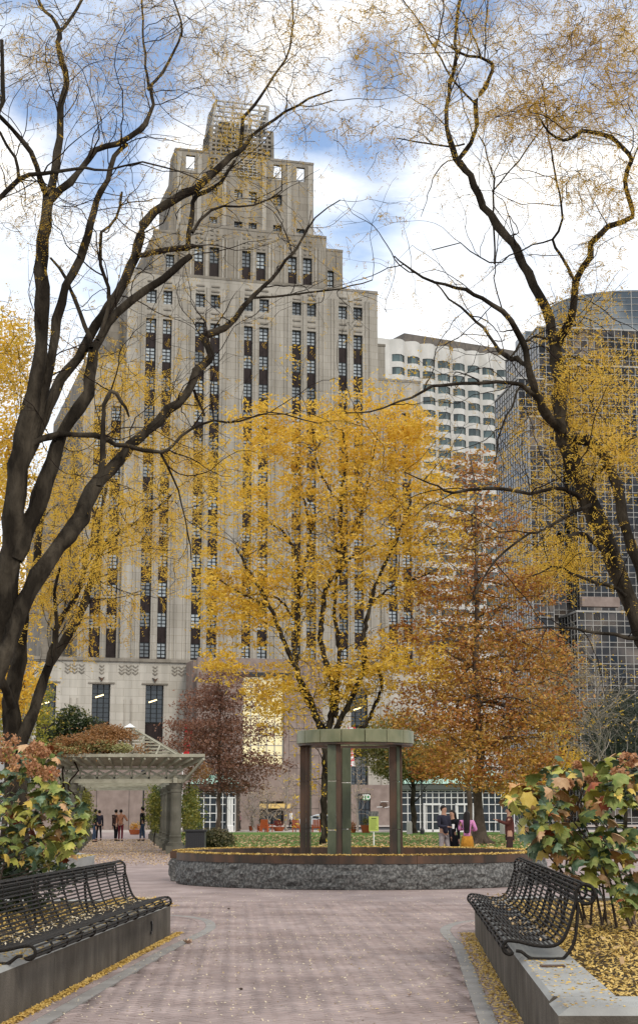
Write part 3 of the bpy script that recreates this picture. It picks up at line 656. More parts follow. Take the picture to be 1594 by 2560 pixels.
text('TD', .78, sg, ((a + b) / 2, V2 - .27, (z0 + z1) / 2), WHITE)
c, z = uz(958, 2012, V2); MB().add([(c + .47 * math.cos(t), V2 - .08, z + .3 * math.sin(t)) for t in np.linspace(0, 2 * math.pi, 21)[:-1]] + [(c + .47 * math.cos(t), V2 - .001, z + .3 * math.sin(t)) for t in np.linspace(0, 2 * math.pi, 21)[:-1]],
    [tuple(range(20))[::-1]] + [(i, (i + 1) % 20, 20 + (i + 1) % 20, 20 + i) for i in range(20)]).obj('oval_emblem', BRONZE, pod)
MB().beam((c - .9, V2 - .06, z - .28), (c - .2, V2 - .06, z - .24), .05, .07).beam((c + .1, V2 - .06, z - .34), (c + 1.0, V2 - .06, z - .2), .05, .07).beam((c - .4, V2 - .06, z + .36), (c + .6, V2 - .06, z + .4), .05, .05).obj('emblem_swoosh', WHITE, pod)

# ------------------------------------------------------------------ white wavy building
AL2 = R(27.8); O2 = pt(966, 2030, 380.0); O2[2] = 0
u2 = np.array((math.cos(AL2), math.sin(AL2), 0)); v2 = np.array((-math.sin(AL2), math.cos(AL2), 0))
uz2 = lambda x, y, v=0.: uz(x, y, v, O2, u2, v2)
hot = thing('white_wavy_building', 'white precast building with rows of bowed bay windows behind the tower', 'building', tuple(O2), AL2)
ba = uz2(973, 910)[0]; bp = (uz2(1234.5, 940)[0] - ba) / 7; zt = uz2(973, 886)[1]; zp = 3.28; nb_, nf = 9, 22
def wave(u): t = ((u - ba) / bp) % 1.0; return -1.5 * math.sin(math.pi * t)
uu = [ba + bp * (i + f) for i in range(nb_) for f in (0, .10, .3, .5, .7, .90)] + [ba + bp * nb_]
uu = [ba - 6, ba - 3] + uu
ztop = uz2(1100, 868)[1]; m = MB(); zz = [ztop]
for k in range(nf): zz += [zt - k * zp, zt - k * zp - 1.85]
for i in range(len(uu) - 1):
    a, b = uu[i], uu[i + 1]; fr = ((a - ba) / bp) % 1.0; fr = 0 if fr > .999 else fr
    isw = a >= ba - .01 and .09 < fr < .89 
    wa, wb = (wave(a) if a >= ba - .01 else 0), (wave(b) if b <= ba + bp * nb_ + .01 and b >= ba else 0)
    for j in range(len(zz) - 1):
        op = isw and j % 2 == 1
        if not op:
            m.add([(a, wa, zz[j + 1]), (b, wb, zz[j + 1]), (b, wb, zz[j]), (a, wa, zz[j])], [(0, 1, 2, 3)])
            if isw: m.add([(a, wa, zz[j + 1]), (b, wb, zz[j + 1]), (b, wb + .5, zz[j + 1]), (a, wa + .5, zz[j + 1]), (a, wa, zz[j]), (b, wb, zz[j]), (b, wb + .5, zz[j]), (a, wa + .5, zz[j])], [(0, 3, 2, 1), (4, 5, 6, 7)])
m.obj('wall', WHITEC, hot)
m = MB(); fx = [.10, .3, .5, .7, .90]
for i in range(4):
    a, b = fx[i] * bp, fx[i + 1] * bp; wa, wb = -1.5 * math.sin(math.pi * fx[i]), -1.5 * math.sin(math.pi * fx[i + 1])
    m.add([(a, wa + .25, 0), (b, wb + .25, 0), (b, wb + .25, 1.85), (a, wa + .25, 1.85)], [(0, 1, 2, 3)])
wg = m.mesh('pane', TEALG); m = MB()
for i in (0, 2, 4):
    a = fx[i] * bp; wa = -1.5 * math.sin(math.pi * fx[i]); m.box(a - .04, a + .04, wa + .1, wa + .24, 0, 1.85)
wfm = m.mesh('window', M('grey_frame', (.25, .27, .27), .5))
for i in range(nb_):
    for k in range(nf):
        if i * k > 250: continue
        o = link('window', wfm, hot, loc=(ba + bp * i, 0, zt - k * zp - 1.85)); link('pane', wg, o)
MB().box(ba - 6, ba + bp * nb_, .9, 30, 0, ztop - .05).obj('core', WHITEC, hot)
a, b = uz2(1013, 860)[0], ba + bp * nb_; MB().box(a, b, .6, 28, ztop, ztop + 2.4).obj('roof_fascia', M('dark_fascia', (.11, .10, .09), .6, (.16, .14, .12), 1), hot)

# ------------------------------------------------------------------ gridded glass building
AL3 = R(8.0)
u3 = np.array((math.cos(AL3), math.sin(AL3), 0)); v3 = np.array((-math.sin(AL3), math.cos(AL3), 0)); O3 = pt(1346, 2030, 215.0); O3[2] = 0
uz3 = lambda x, y, v=0.: uz(x, y, v, O3, u3, v3)
gls = thing('gridded_glass_building', 'stepped dark glass building covered in a pale square mullion grid', 'building', tuple(O3), AL3)
NP = [0]
def gblock(xc, xr, ytop, v, yref, side, dens=1.0, zlow=0.0):
    a, b = uz3(xc, yref, v)[0], uz3(xr, yref, v)[0]; z1 = uz3(xc, ytop, v)[1]; c = 1.0 * dens
    nx = max(1, round((b - a) / c)); vm = MB().box(-.036, .036, 0, .1, 0, 1).mesh('mullion', MULL); hm = MB().box(0, 1, .003, .097, -.036, .036).mesh('mullion', MULL)
    Z = []; z = z1
    while z > zlow: Z.append(z); z -= (.62 if len(Z) % 3 == 2 else 1.05) * dens
    for i in range(nx + 1): link('mullion', vm, gls, loc=(a + (b - a) * i / nx, v, zlow), scale=(1, 1, z1 - zlow + .05))
    for z in Z: link('mullion', hm, gls, loc=(a - .05, v, z), scale=(b - a + .1, 1, 1))
    ns_ = max(1, round(side / 1.3)); vs = MB().box(0, .1, -.036, .036, 0, 1).mesh('mullion', MULL); hs = MB().box(.003, .097, 0, 1, -.036, .036).mesh('mullion', MULL)
    for i in range(1, ns_ + 1): link('mullion', vs, gls, loc=(a - .05, v + side * i / ns_, zlow), scale=(1, 1, z1 - zlow))
    for z in Z: link('mullion', hs, gls, loc=(a - .05, v, z), scale=(1, side, 1))
    # glass panes: slightly uneven tilt so reflections break from pane to pane
    pm = []
    for q in range(5):
        t = random.uniform(-.02, .02); s = random.uniform(-.03, .03); pm.append(MB().add([(0, .07 + t, 0), (1, .07 + s, 0), (1, .07 - t, 1), (0, .07 - s, 1)], [(0, 1, 2, 3)]).mesh('pane', BLUEG))
    big = MB()
    for i in range(nx):
        for j in range(len(Z) - 1):
            x0_, x1_ = a + (b - a) * i / nx, a + (b - a) * (i + 1) / nx
            if NP[0] < 300 and z1 - Z[j] < 32: link('pane', random.choice(pm), gls, loc=(x0_, v, Z[j + 1]), scale=(x1_ - x0_, 1, Z[j] - Z[j + 1])); NP[0] += 1
            else:
                t, s = random.uniform(-.02, .02), random.uniform(-.03, .03); big.add([(x0_, v + .07 + t, Z[j + 1]), (x1_, v + .07 + s, Z[j + 1]), (x1_, v + .07 - t, Z[j]), (x0_, v + .07 - s, Z[j])], [(0, 1, 2, 3)])
    for i in range(ns_):
        for j in range(len(Z) - 1):
            t, s = random.uniform(-.02, .02), random.uniform(-.03, .03); y0_, y1_ = v + side * i / ns_, v + side * (i + 1) / ns_
            big.add([(a + .02 + t, y1_, Z[j + 1]), (a + .02 + s, y0_, Z[j + 1]), (a + .02 - t, y0_, Z[j]), (a + .02 - s, y1_, Z[j])], [(0, 1, 2, 3)])
    big.obj('panes', BLUEG, gls, kind='stuff')
    MB().box(a + .2, b - .05, v + .2, v + side, 0, z1 - .05).obj('core', PANED, gls)
    MB().box(a - .1, b, v - .08, v + .12, z1, z1 + .22).box(a - .1, a + .12, v + .12, v + side, z1, z1 + .22).obj('coping', MULL, gls)
gblock(1434, 1640, 914, -6, 1000, 5)
gblock(1346, 1640, 818, 0, 900, 18)
gblock(1364, 1434, 963, -3, 1000, 3)
gblock(1295, 1364, 947, -7, 1000, 12.5)
gblock(1322, 1372, 1043, -12, 1100, 5)
gblock(1443, 1640, 1530, -14, 1600, 8)
# curved crown drum
c0, zd1 = uz3(1602, 757, 14); z0 = uz3(1500, 826, 14)[1]
m = MB(); rr = 12.6; k = 40; pr = []
V = []; 
for i in range(k + 1):
    t = math.pi + math.pi * i / k; V += [(c0 + rr * math.cos(t), 14 + rr * .8 * math.sin(t) + 6, 20), (c0 + rr * math.cos(t), 14 + rr * .8 * math.sin(t) + 6, zd1 + .6)]
m.add(V, [(2 * i, 2 * i + 2, 2 * i + 3, 2 * i + 1) for i in range(k)] + [tuple(2 * i + 1 for i in range(k + 1))]); m.obj('curved_crown', BLUEM, gls)
for i in range(2, k, 3):
    t = math.pi + math.pi * i / k; p = (c0 + (rr + .03) * math.cos(t), 14 + (rr + .03) * .8 * math.sin(t) + 6); MB().box(p[0] - .05, p[0] + .05, p[1] - .05, p[1] + .05, z0 - 2, zd1 + .6).obj('mullion', MULL, gls)
for zz in np.linspace(z0, zd1 + .4, 6):
    tb_ = TB(); tt_ = np.linspace(math.pi, 2 * math.pi, 40); tb_.add(np.stack([c0 + (rr + .05) * np.cos(tt_), 20 + (rr + .05) * .8 * np.sin(tt_), np.full(40, zz)], 1), np.full(40, .06), 4); tb_.obj('band', MULL, gls)
a, b = uz3(1312, 850, 24)[0], uz3(1345, 850, 24)[0]; z1 = uz3(1330, 828, 24)[1]; MB().box(a, b, 24, 30, 0, z1).obj('blue_wing', BLUEM, gls)
a, b = uz3(1452, 1500, -14.3)[0], uz3(1546, 1500, -14.3)[0]; z1, z0 = uz3(1500, 1493, -14.3)[1], uz3(1500, 1517, -14.3)[1]
MB().box(a, b, -14.6, -13.5, z0, z1).obj('stone_panel', PINK, gls)
# a lower mass of the city block between, left rim
lb = thing('left_side_building', 'pale building edge glimpsed between the left tree stems', 'building', tuple(pt(-40, 2030, 320)) , 0)
lb.location.z = 0
MB().box(-14, 2.5, 0, 20, 0, 30).obj('wall', WHITEC, lb)
gridwall(lb, -13.5, 2.2, 2, 29, -.12, 8, 9, MULL, TEALG, .5)

# ------------------------------------------------------------------ glass pavilions
def pavilion(label, px0, px1, Y, ztop, roofz, nx, hips=True):
    a, b = pt(px0, 2030, Y)[0], pt(px1, 2030, Y)[0]; r = thing('glass_pavilion', label, 'pavilion', ((a + b) / 2, Y, 0)); h = (b - a) / 2
    gridwall(r, -h, h, .05, ztop, 0, nx, 1, WHITE, PANED, .065, .12, zs=[.06, .8, 1.5, 2.2, 2.75, 3.15, ztop][:7 if ztop > 3.2 else 6])
    MB().box(-h + .05, h - .05, 2.5, 9, 0, ztop).obj('back_wall', M('dim_interior', (.05, .045, .04), .8, (.14, .10, .07), .8), r)
    MB().box(-h - .3, h + .3, -.35, 9.2, ztop + .06, ztop + .5).obj('fascia', M('fascia_grey', (.10, .11, .10), .7), r)
    if hips:
        m = MB(); zt = roofz; z0 = ztop + .52
        m.add([(-h - .4, -.45, z0), (h + .4, -.45, z0), (h + .4, 9.3, z0), (-h - .4, 9.3, z0), (-h + 2.6, 3.2, zt), (h - 2.6, 3.2, zt), (h - 2.6, 5.8, zt), (-h + 2.6, 5.8, zt)], [(0, 1, 5, 4), (1, 2, 6, 5), (2, 3, 7, 6), (3, 0, 4, 7), (4, 5, 6, 7)])
        m.obj('roof', COPPER, r)
        n = int(2 * h / .45); 
        for i in range(n + 1):
            x = -h + 2 * h * i / n; xt = min(max(x, -h + 2.6), h - 2.6); t = 1.0 if xt == x else max(.05, 1 - abs(xt - x) / 3.0)
            MB().beam((x, -.45, z0 + .03), (x, -.45 + 3.65 * t, z0 + .03 + (zt - z0) * t), .04, .06).obj('roof_seam', COPPER, r)
    # door leaves
    for dx in ((-.45 * h, .12 * h) if nx > 8 else ()):
        d = MB().box(dx - .75, dx - .68, -.1, -.01, 0, 2.2).box(dx + .68, dx + .75, -.1, -.01, 0, 2.2).box(dx - .05, dx + .05, -.1, -.01, 0, 2.15).box(dx - .75, dx + .75, -.1, -.012, 2.15, 2.3).box(dx - .66, dx - .58, -.1, -.011, 0, 2.14).box(dx + .58, dx + .66, -.1, -.011, 0, 2.14).box(dx - .57, dx + .57, -.1, -.011, 0, .2); d.obj('door', WHITE, r)
    return r
pavilion('white framed glass cafe pavilion with green copper roof behind the lawn', 1003, 1284, 133, 3.35, 5.6, 18)
pr_ = pavilion('small white framed pavilion half hidden behind the pergola column', 478, 588, 133, 3.35, 4.7, 7)
for px in (568, 574, 580): 
    q = pt(px, 2030, 132.2)[0] - pr_.location.x; MB().lathe([(.16, 0), (.16, .5), (.10, .55), (.09, 2.6), (.13, 2.7), (.13, 2.8)], 10, (q, -.9)).obj('column', WHITE, pr_)

# ------------------------------------------------------------------ fountain
FC = (.93, 38.8)
fnt = thing('stone_fountain', 'round fountain basin of rough grey granite with a leaf strewn bronze rim', 'fountain', (FC[0], FC[1], 0))
from mathutils import noise as mn
def rockarc(a0, a1, Rr, n, ofs):
    m = MB(); zs = [0, .06, .14, .22, .30, .38, .45, .50, .52]; V = []
    for i in range(n + 1):
        t = a0 + (a1 - a0) * i / n
        for z in zs:
            e = min(1, min(z / .05 + .4, (.53 - z) / .05)) * min(1, i / 1.5, (n - i) / 1.5) if True else 1
            d = mn.fractal(Vector((t * 16 * Rr / 4, z * 9, ofs)), 1.0, 2.0, 4) * .07 * e + .05 * math.sin(math.pi * z / .52) * 1.0
            r = Rr + d; V.append((r * math.cos(t), r * math.sin(t), z))
        V.append(((Rr - .45) * math.cos(t), (Rr - .45) * math.sin(t), .52)); V.append(((Rr - .45) * math.cos(t), (Rr - .45) * math.sin(t), 0))
    k = len(zs) + 2
    Fq = [(i * k + j, (i + 1) * k + j, (i + 1) * k + (j + 1) % k, i * k + (j + 1) % k) for i in range(n) for j in range(k)] + [tuple(range(k)), tuple(n * k + j for j in range(k))[::-1]]
    m.add(V, Fq); return m
def ringarc(a0, a1, r0, r1, z0, z1, n):
    V = []
    for i in range(n + 1):
        t = a0 + (a1 - a0) * i / n; c, s = math.cos(t), math.sin(t); V += [(r1 * c, r1 * s, z0), (r1 * c, r1 * s, z1), (r0 * c, r0 * s, z1), (r0 * c, r0 * s, z0)]
    return MB().add(V, [(i * 4 + j, (i + 1) * 4 + j, (i + 1) * 4 + (j + 1) % 4, i * 4 + (j + 1) % 4) for i in range(n) for j in range(4)] + [(0, 1, 2, 3), (n * 4 + 3, n * 4 + 2, n * 4 + 1, n * 4)])
A0 = R(197); B0 = R(178)
nblk = 9
for i in range(nblk):
    t0, t1 = A0 + (R(360) - R(12) + R(12) - R(197) + R(10)) * 0, 0
front0, front1 = R(198), R(372)       # near arc, left end to the right side
for i in range(6):
    a, b = front0 + (front1 - front0) * i / 6 + .001, front0 + (front1 - front0) * (i + 1) / 6 - .001; rockarc(a, b, 4.38, 40, i * 7.1).obj('granite_block', GRANR, fnt, smooth=False)
back0, back1 = R(12), R(181)
for i in range(6):
    a, b = back0 + (back1 - back0) * i / 6 + .001, back0 + (back1 - back0) * (i + 1) / 6 - .001; rockarc(a, b, 4.38 + .04 * (i / 5 if i > 3 else 0), 24, 50 + i * 7.1).obj('granite_block', GRANR, fnt)
def rimarc(a0, a1, ra, rb, n, zofs=0):
    for i in range(n):
        a, b = a0 + (a1 - a0) * i / n, a0 + (a1 - a0) * (i + 1) / n
        ringarc(a + .0008, b - .0008, ra, rb, .524, .69 + zofs, 12).obj('rim_segment', BRONZE, fnt)
rimarc(front0, front1, 3.86, 4.40, 8); rimarc(back0, back1 - R(20), 3.86, 4.40, 7); rimarc(back1 - R(20), back1, 3.88, 4.45, 1)
ringarc(0, 2 * math.pi, .01, 3.93, .40, .47, 48).obj('basin_floor', BRONZE, fnt)
ringarc(R(175), R(200), 3.5, 3.93, .0, .60, 8).obj('inner_lip', BRONZE, fnt)
# leaves on the rim
n = 12000; t = rng.uniform(0, 2 * math.pi, n); rr = 3.9 + .5 * rng.random(n) ** .6
k = ~((t > back1) & (t < front0)); t = t[k]; rr = rr[k]; C = np.stack([FC[0] + rr * np.cos(t), FC[1] + rr * np.sin(t), .697 + .022 * rng.random(len(t))], 1)
leafobj('fallen_leaves', C, .032, .018, FALL, None, up=3, kind='stuff', label='yellow leaves lying along the fountain rim', cat='leaves', A=unit(rng.normal(size=(len(C), 3)) * np.array([1, 1, .12])))
# sculpture: four columns and a ring
RC = (.87, 38.8)
scl = thing('glass_ring_sculpture', 'ring of green cast glass carried on four bronze and glass columns in the fountain', 'sculpture', (RC[0], RC[1], 0))
for i in range(16):
    a, b = 2 * math.pi * (i + .35) / 16, 2 * math.pi * (i + 1.35) / 16; ringarc(a + .006, b - .006, 1.02, 1.40, 3.20, 3.50, 6).obj('glass_segment', GLASSR, scl, bevel=.008)
ringarc(0, 2 * math.pi, 1.00, 1.375, 3.15, 3.198, 48).obj('soffit_ring', BRONZE, scl)
tiers = [(.47, 1.18), (1.20, 2.30), (2.32, 3.148)]
for (cx, cy, arr) in ((-1.19, .05, 'bbg'), (-.52, -1.0, 'gb '), (-.22, 1.05, 'bg '), (.955, -.1, 'bgb')):
    g = link('column', None, scl, loc=(cx, cy, 0)); 
    wd = .27; x = -wd / 2; ws = {'bbg': (.15, .09, .03), 'gb ': (.20, .11, 0), 'bg ': (.05, .22, 0), 'bgb': (.17, .08, .055)}[arr]
    x = -sum(ws) / 2
    for ch, w_ in zip(arr, ws):
        if w_ <= 0: continue
        for z0, z1 in tiers:
            dy = .135 if ch == 'g' else .12
            if ch == 'b': z1 = z1 + .02 if z1 < 3 else z1
            MB().box(x + .002, x + w_ - .002, -dy, dy, z0, z1 - .001).obj('glass_slab' if ch == 'g' else 'bronze_plate', GLASSG if ch == 'g' else BRONZE, g, bevel=.006)
        x += w_

# ------------------------------------------------------------------ benches
def bench_profile():
    pts = []
    for t in np.linspace(R(-60), R(-270), 9): pts.append((.0 + .052 * math.cos(t + math.pi / 2 * 0), .535 + .052 * math.sin(t)))   # front scroll, from inside round to the top
    pts = [( .052 * math.cos(a), .535 + .052 * math.sin(a)) for a in np.linspace(R(300), R(90), 9)]
    pts += [(.08, .578), (.18, .555), (.28, .545), (.36, .555), (.42, .60), (.465, .69), (.50, .80), (.53, .90)]
    cx, cz = .605, .945; pts += [(cx + .076 * math.cos(a), cz + .076 * math.sin(a)) for a in np.linspace(R(165), R(-110), 11)]
    return np.array(pts)
def bench(side, wall_f, top, y0, y1, off, label):
    root = thing('iron_bench', label, 'bench', (wall_f(y0) + side * off, y0, 0)); sl_ = (wall_f(y1) - wall_f(y0)) / (y1 - y0)
    prof = bench_profile(); prof = prof + np.array([0, top - .44]); Pd = spline(np.column_stack([prof, np.zeros(len(prof))]), .02)[:, :2]
    d = np.concatenate([[0], np.cumsum(np.linalg.norm(np.diff(Pd, axis=0), axis=1))])
    ang = -math.atan(sl_)
    root.rotation_euler = (0, 0, ang)
    Lg = (y1 - y0) / math.cos(ang)
    n = int(d[-1] / .036); s = np.linspace(0, d[-1], n)
    bars = MB().bar((0, 0, 0), (0, 1, 0), .0085, 6).mesh('slat', IRON)
    for k in s:
        a, z = np.interp(k, d, Pd[:, 0]), np.interp(k, d, Pd[:, 1])
        # normal offset outward so slats sit on the ribs
        o = link('slat', bars, root, loc=(side * a, random.uniform(-.01, .01), z + random.uniform(-.001, .001)), scale=(1, Lg, 1))
    nr = 12
    for i in range(nr + 1):
        y = .02 + (Lg - .04) * i / nr; P3 = np.stack([side * Pd[:, 0], np.full(len(Pd), y), Pd[:, 1] - .004], 1); end = i in (0, nr) or i % 4 == 0
        tb = TB(); tb.add(P3, np.full(len(P3), .015 if end else .0105), 6); tb.obj('end_frame' if i in (0, nr) else 'rib', IRON, root)
        if end:
            tb = TB(); T0 = top + .008
            q = spline(np.array([(.05, .505, 0), (.09, .50, 0), (.13, .47, 0), (.16, .452, 0), (.20, .446, 0), (.38, .446, 0), (.43, .46, 0), (.50, .56, 0), (.53, .70, 0), (.545, .865, 0)]) + np.array([0, top - .44, 0]), .03)
            tb.add(np.stack([side * q[:, 0], np.full(len(q), y), q[:, 1]], 1), np.full(len(q), .014), 6); tb.obj('leg', IRON, root)
            MB().box(*(sorted((side * .14, side * .40))), y - .02, y + .02, top + .001, top + .012).obj('foot_plate', IRON, root)
    return root
bench(-1, xL, .42, 13.0, 20.4, -.13 + .0, 'long black iron slatted bench on the left planter wall with leaves on its seat')
bench(1, xR, .46, 13.0, 20.3, -.085, 'long black iron slatted bench on the right wall showing its scrolled end frame')

# ------------------------------------------------------------------ tree tools
def limbs(traces, Y, tb, wob=.0, k=9, sc=1.0):
    """traces: list of (points [(x,y,w)], depth0, depth1) in photo pixels; returns 3-D polylines with radii"""
    out = []
    for pts, d0, d1 in traces:
        n = len(pts); Q = []
        for i, (x, y, w_) in enumerate(pts):
            D = Y + d0 + (d1 - d0) * i / max(1, n - 1); p = pt(x * sc, y * sc, D); Q.append((*p, w_ * sc / F * D / 2))
        Q = spline(np.array(Q), .22); Q[1:-1, :3] += rng.normal(size=(len(Q) - 2, 3)) * wob
        Q[:, 3] = np.maximum(Q[:, 3], .006); Q[:, 3] *= 1 + .06 * rng.normal(size=len(Q)) * (Q[:, 3] > .03)
        tb.add(Q[:, :3], Q[:, 3], k)
        V = tb.V[-1].reshape(len(Q), k, 3); ctr = Q[:, None, :3]; am = np.where(Q[:, 3] > .03, .07, .03)[:, None, None]; V[:] = ctr + (V - ctr) * (1 + am * rng.normal(size=(len(Q), k, 1)))
        out.append(Q)
    return out
def grow(tb, anchors, p, d, L0, r0, lvl, droop, nchild, wig=.21, k=4):
    n = max(4, int(L0 / .14)) if L0 < 3 else max(6, int(L0 / .3)); st = L0 / n; P = [p.copy()]; dd = d.copy()
    for i in range(n):
        dd = unit(dd + rng.normal(size=3) * wig + np.array([0, 0, droop])); P.append(P[-1] + dd * st)
    P = np.array(P); rad = np.linspace(r0, r0 * .35, n + 1); tb.add(P, rad, k if lvl > 1 else 3)
    if lvl <= 1:
        for i in range(max(2, n // 2), n + 1): anchors.append((P[i], unit(P[i] - P[i - 1])))
    if lvl > 0:
        for c in range(nchild):
            i = rng.integers(max(1, n // 5), n + 1); a = unit(P[i] - P[i - 1]); q = unit(a * .7 + unit(rng.normal(size=3)) * .8)
            grow(tb, anchors, P[i], q, L0 * rng.uniform(.35, .65), max(.0032, rad[i] * .6), lvl - 1, droop, nchild, wig, k)
def twigs_from(Ls, tb, anchors, spacing, Lr, lvl, droop, nchild, rmax=.09, up=.25, minr=0, bias=None, rr=(.007, .014)):
    for Q in Ls:
        d = np.linalg.norm(np.diff(Q[:, :3], axis=0), axis=1).sum(); m = int(d / spacing)
        for c in range(m):
            i = rng.integers(1, len(Q))
            if Q[i, 3] > rmax: continue
            a = unit(Q[i, :3] - Q[i - 1, :3]); q = unit(a * .45 + unit(rng.normal(size=3)) * .9 + np.array([0, 0, up]) + (0 if bias is None else bias))
            grow(tb, anchors, Q[i, :3], q, rng.uniform(*Lr), min(Q[i, 3] * .6, rng.uniform(*rr)), lvl, droop, nchild)
def pinnate(anchors, prob, L0, npair, ll, lw, droop=-.5, per=1):
    A = [a for a in anchors for _ in range(per) if rng.random() < prob]
    if not A: return np.zeros((0, 3)), np.zeros((0, 4), int)
    P = np.array([a[0] for a in A]); D = np.array([a[1] for a in A]); n = len(P)
    D = unit(D * .5 + rng.normal(size=(n, 3)) * .7 + np.array([0, 0, droop])); Sd = unit(np.cross(D, unit(rng.normal(size=(n, 3)) + np.array([0, 0, .6]))))
    Ls = L0 * rng.uniform(.6, 1.3, n); V = []
    t = (np.arange(npair) + 1) / npair
    C = P[:, None, :] + D[:, None, :] * (Ls[:, None] * t[None])[..., None] + np.array([0, 0, -1.]) * (t ** 2)[None, :, None] * (Ls * .25)[:, None, None]
    Cc = np.concatenate([C + Sd[:, None, :] * ll * .9, C - Sd[:, None, :] * ll * .9], 1).reshape(-1, 3)
    Ax = np.concatenate([np.repeat(unit(Sd + D * .35)[:, None, :], npair, 1), np.repeat(unit(-Sd + D * .35)[:, None, :], npair, 1)], 1).reshape(-1, 3)
    keep = rng.random(len(Cc)) < .82; Cc = Cc[keep]; Ax = unit(Ax[keep] + rng.normal(size=(keep.sum(), 3)) * .25)
    return leafquads(Cc, ll, lw, 0, Ax)
TREEG = 'honey locust trees around the square'
K = 1.0543
def W(l): return [(x, y, w_) for x, y, w_ in l]

# ---- left foreground tree
lt = thing('honey_locust_tree', 'big dark many-stemmed honey locust at the left edge, its limbs crossing the tower', 'tree', (pt(-60, 2290, 24)[0], 24, 0), group=TREEG)
def child_world(o, root):
    if o: o.matrix_parent_inverse = root.matrix_basis.inverted()
    return o
def fin(root): bpy.context.view_layer.update()
T1 = [
 ([(-62, 2300, 80), (-55, 2000, 66), (-35, 1750, 60), (-5, 1600, 60), (10, 1490, 62), (32, 1333, 60), (37, 1275, 54), (45, 1195, 52), (58, 1090, 52), (85, 984, 42), (100, 894, 36), (106, 799, 36), (105, 640, 33), (116, 529, 32), (122, 487, 30)], 0, .3),
 ([(122, 490, 20), (103, 450, 15), (79, 381, 14), (32, 323, 12), (-10, 280, 10)], .3, -.8),
 ([(122, 490, 24), (132, 450, 22), (151, 344, 20), (153, 265, 18), (167, 206, 16), (153, 153, 15), (145, 106, 13), (151, 79, 12), (127, 42, 9), (100, 10, 8), (90, -40, 7)], .3, 1.2),
 ([(151, 79, 10), (185, 37, 9), (206, 0, 8), (215, -50, 6)], 1.0, 1.6),
 ([(128, 500, 20), (196, 434, 17), (238, 376, 16), (296, 357, 15), (344, 328, 15), (365, 312, 14), (381, 259, 10), (376, 212, 9), (407, 180, 8), (455, 79, 6), (434, 0, 4)], .3, 2.0),
 ([(372, 225, 7), (360, 106, 6), (354, -10, 5)], 1.4, 2.0),
 ([(-10, 505, 14), (48, 450, 13), (106, 434, 11), (212, 421, 8), (265, 423, 6), (360, 405, 5), (450, 429, 4), (508, 455, 3)], -1.2, -.6),
 ([(48, 450, 9), (37, 392, 8), (0, 333, 7), (-20, 310, 7)], -1.2, -1.5),
 ([(5, 100, 10), (8, 212, 11), (0, 280, 11), (-20, 330, 11)], -1.5, -1.5),
 ([(45, 1200, 30), (62, 1150, 36), (79, 1100, 34), (111, 979, 27), (132, 878, 25), (143, 799, 24), (164, 714, 22), (201, 651, 22), (228, 561, 20), (243, 503, 17), (270, 450, 15), (286, 392, 13), (317, 360, 11)], .1, 1.0),
 ([(127, 645, 6), (169, 698, 9), (185, 746, 10), (212, 815, 12), (228, 870, 13)], 1.3, .8),
 ([(60, 1165, 28), (82, 1110, 30), (122, 1021, 28), (153, 952, 28), (212, 868, 26), (243, 809, 26), (275, 767, 28), (312, 698, 26), (339, 640, 25), (360, 561, 24), (423, 503, 24), (487, 471, 22), (534, 429, 19), (577, 392, 17), (608, 370, 13), (630, 339, 10), (688, 296, 8), (772, 249, 6), (830, 225, 4)], .3, 3.5),
 ([(600, 375, 10), (608, 296, 9), (635, 265, 8), (667, 217, 7), (725, 116, 5), (730, -10, 4)], 3.0, 3.8),
 ([(471, 622, 14), (481, 529, 12), (487, 492, 12), (555, 455, 9), (587, 402, 8)], 2.2, 3.0),
 ([(481, 582, 9), (529, 524, 7), (635, 513, 5), (704, 476, 4), (704, 450, 3)], 2.2, 3.2),
 ([(344, 640, 12), (380, 630, 15), (413, 624, 15), (470, 618, 15), (487, 616, 12)], 1.5, 2.2),
 ([(38, 1400, 40), (62, 1330, 44), (90, 1275, 45), (116, 1201, 44), (143, 1116, 36), (175, 1053, 32), (222, 984, 30), (228, 905, 27), (249, 841, 24), (296, 778, 22), (370, 725, 20), (439, 672, 18), (476, 640, 16)], .05, 1.5),
 ([(245, 850, 10), (275, 760, 10), (262, 690, 9), (250, 640, 9), (255, 580, 8), (290, 545, 7), (305, 480, 6)], .5, 1.2),
 ([(-40, 1740, 56), (0, 1661, 46), (32, 1576, 44), (74, 1476, 43), (122, 1402, 42), (175, 1333, 43), (201, 1296, 44), (228, 1227, 38), (296, 1153, 32), (328, 1116, 28), (370, 1079, 26), (423, 1026, 24), (466, 984, 22), (492, 926, 21), (524, 899, 21), (524, 868, 19), (505, 841, 19), (561, 820, 18), (587, 793, 15), (630, 740, 12), (677, 698, 9), (714, 651, 8), (741, 619, 7), (788, 545, 4), (850, 500, 3)], -.4, 4.0),
 ([(625, 745, 7), (688, 741, 6), (767, 730, 5), (850, 722, 4), (930, 700, 3)], 3.4, 4.2),
 ([(58, 1128, 14), (90, 1106, 18), (127, 1090, 16), (175, 1087, 14), (238, 1087, 13), (275, 1100, 12), (317, 1116, 11), (402, 1132, 9), (434, 1111, 8), (476, 1074, 7), (534, 1053, 6), (600, 1055, 5), (677, 1031, 4), (794, 1058, 3)], .1, 1.6),
 ([(248, 1215, 14), (254, 1142, 14), (259, 1053, 13), (262, 1010, 12), (280, 979, 12), (307, 1000, 9), (323, 1042, 5)], 0, .2),
 ([(485, 975, 8), (500, 1010, 6), (512, 1040, 5)], 2.2, 2.4),
 ([(402, 1132, 7), (430, 1190, 5), (455, 1260, 4), (470, 1330, 3), (478, 1400, 3)], 1.0, 1.4),
]
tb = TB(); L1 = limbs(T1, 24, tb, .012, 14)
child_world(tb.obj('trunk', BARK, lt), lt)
tb = TB(); an = []
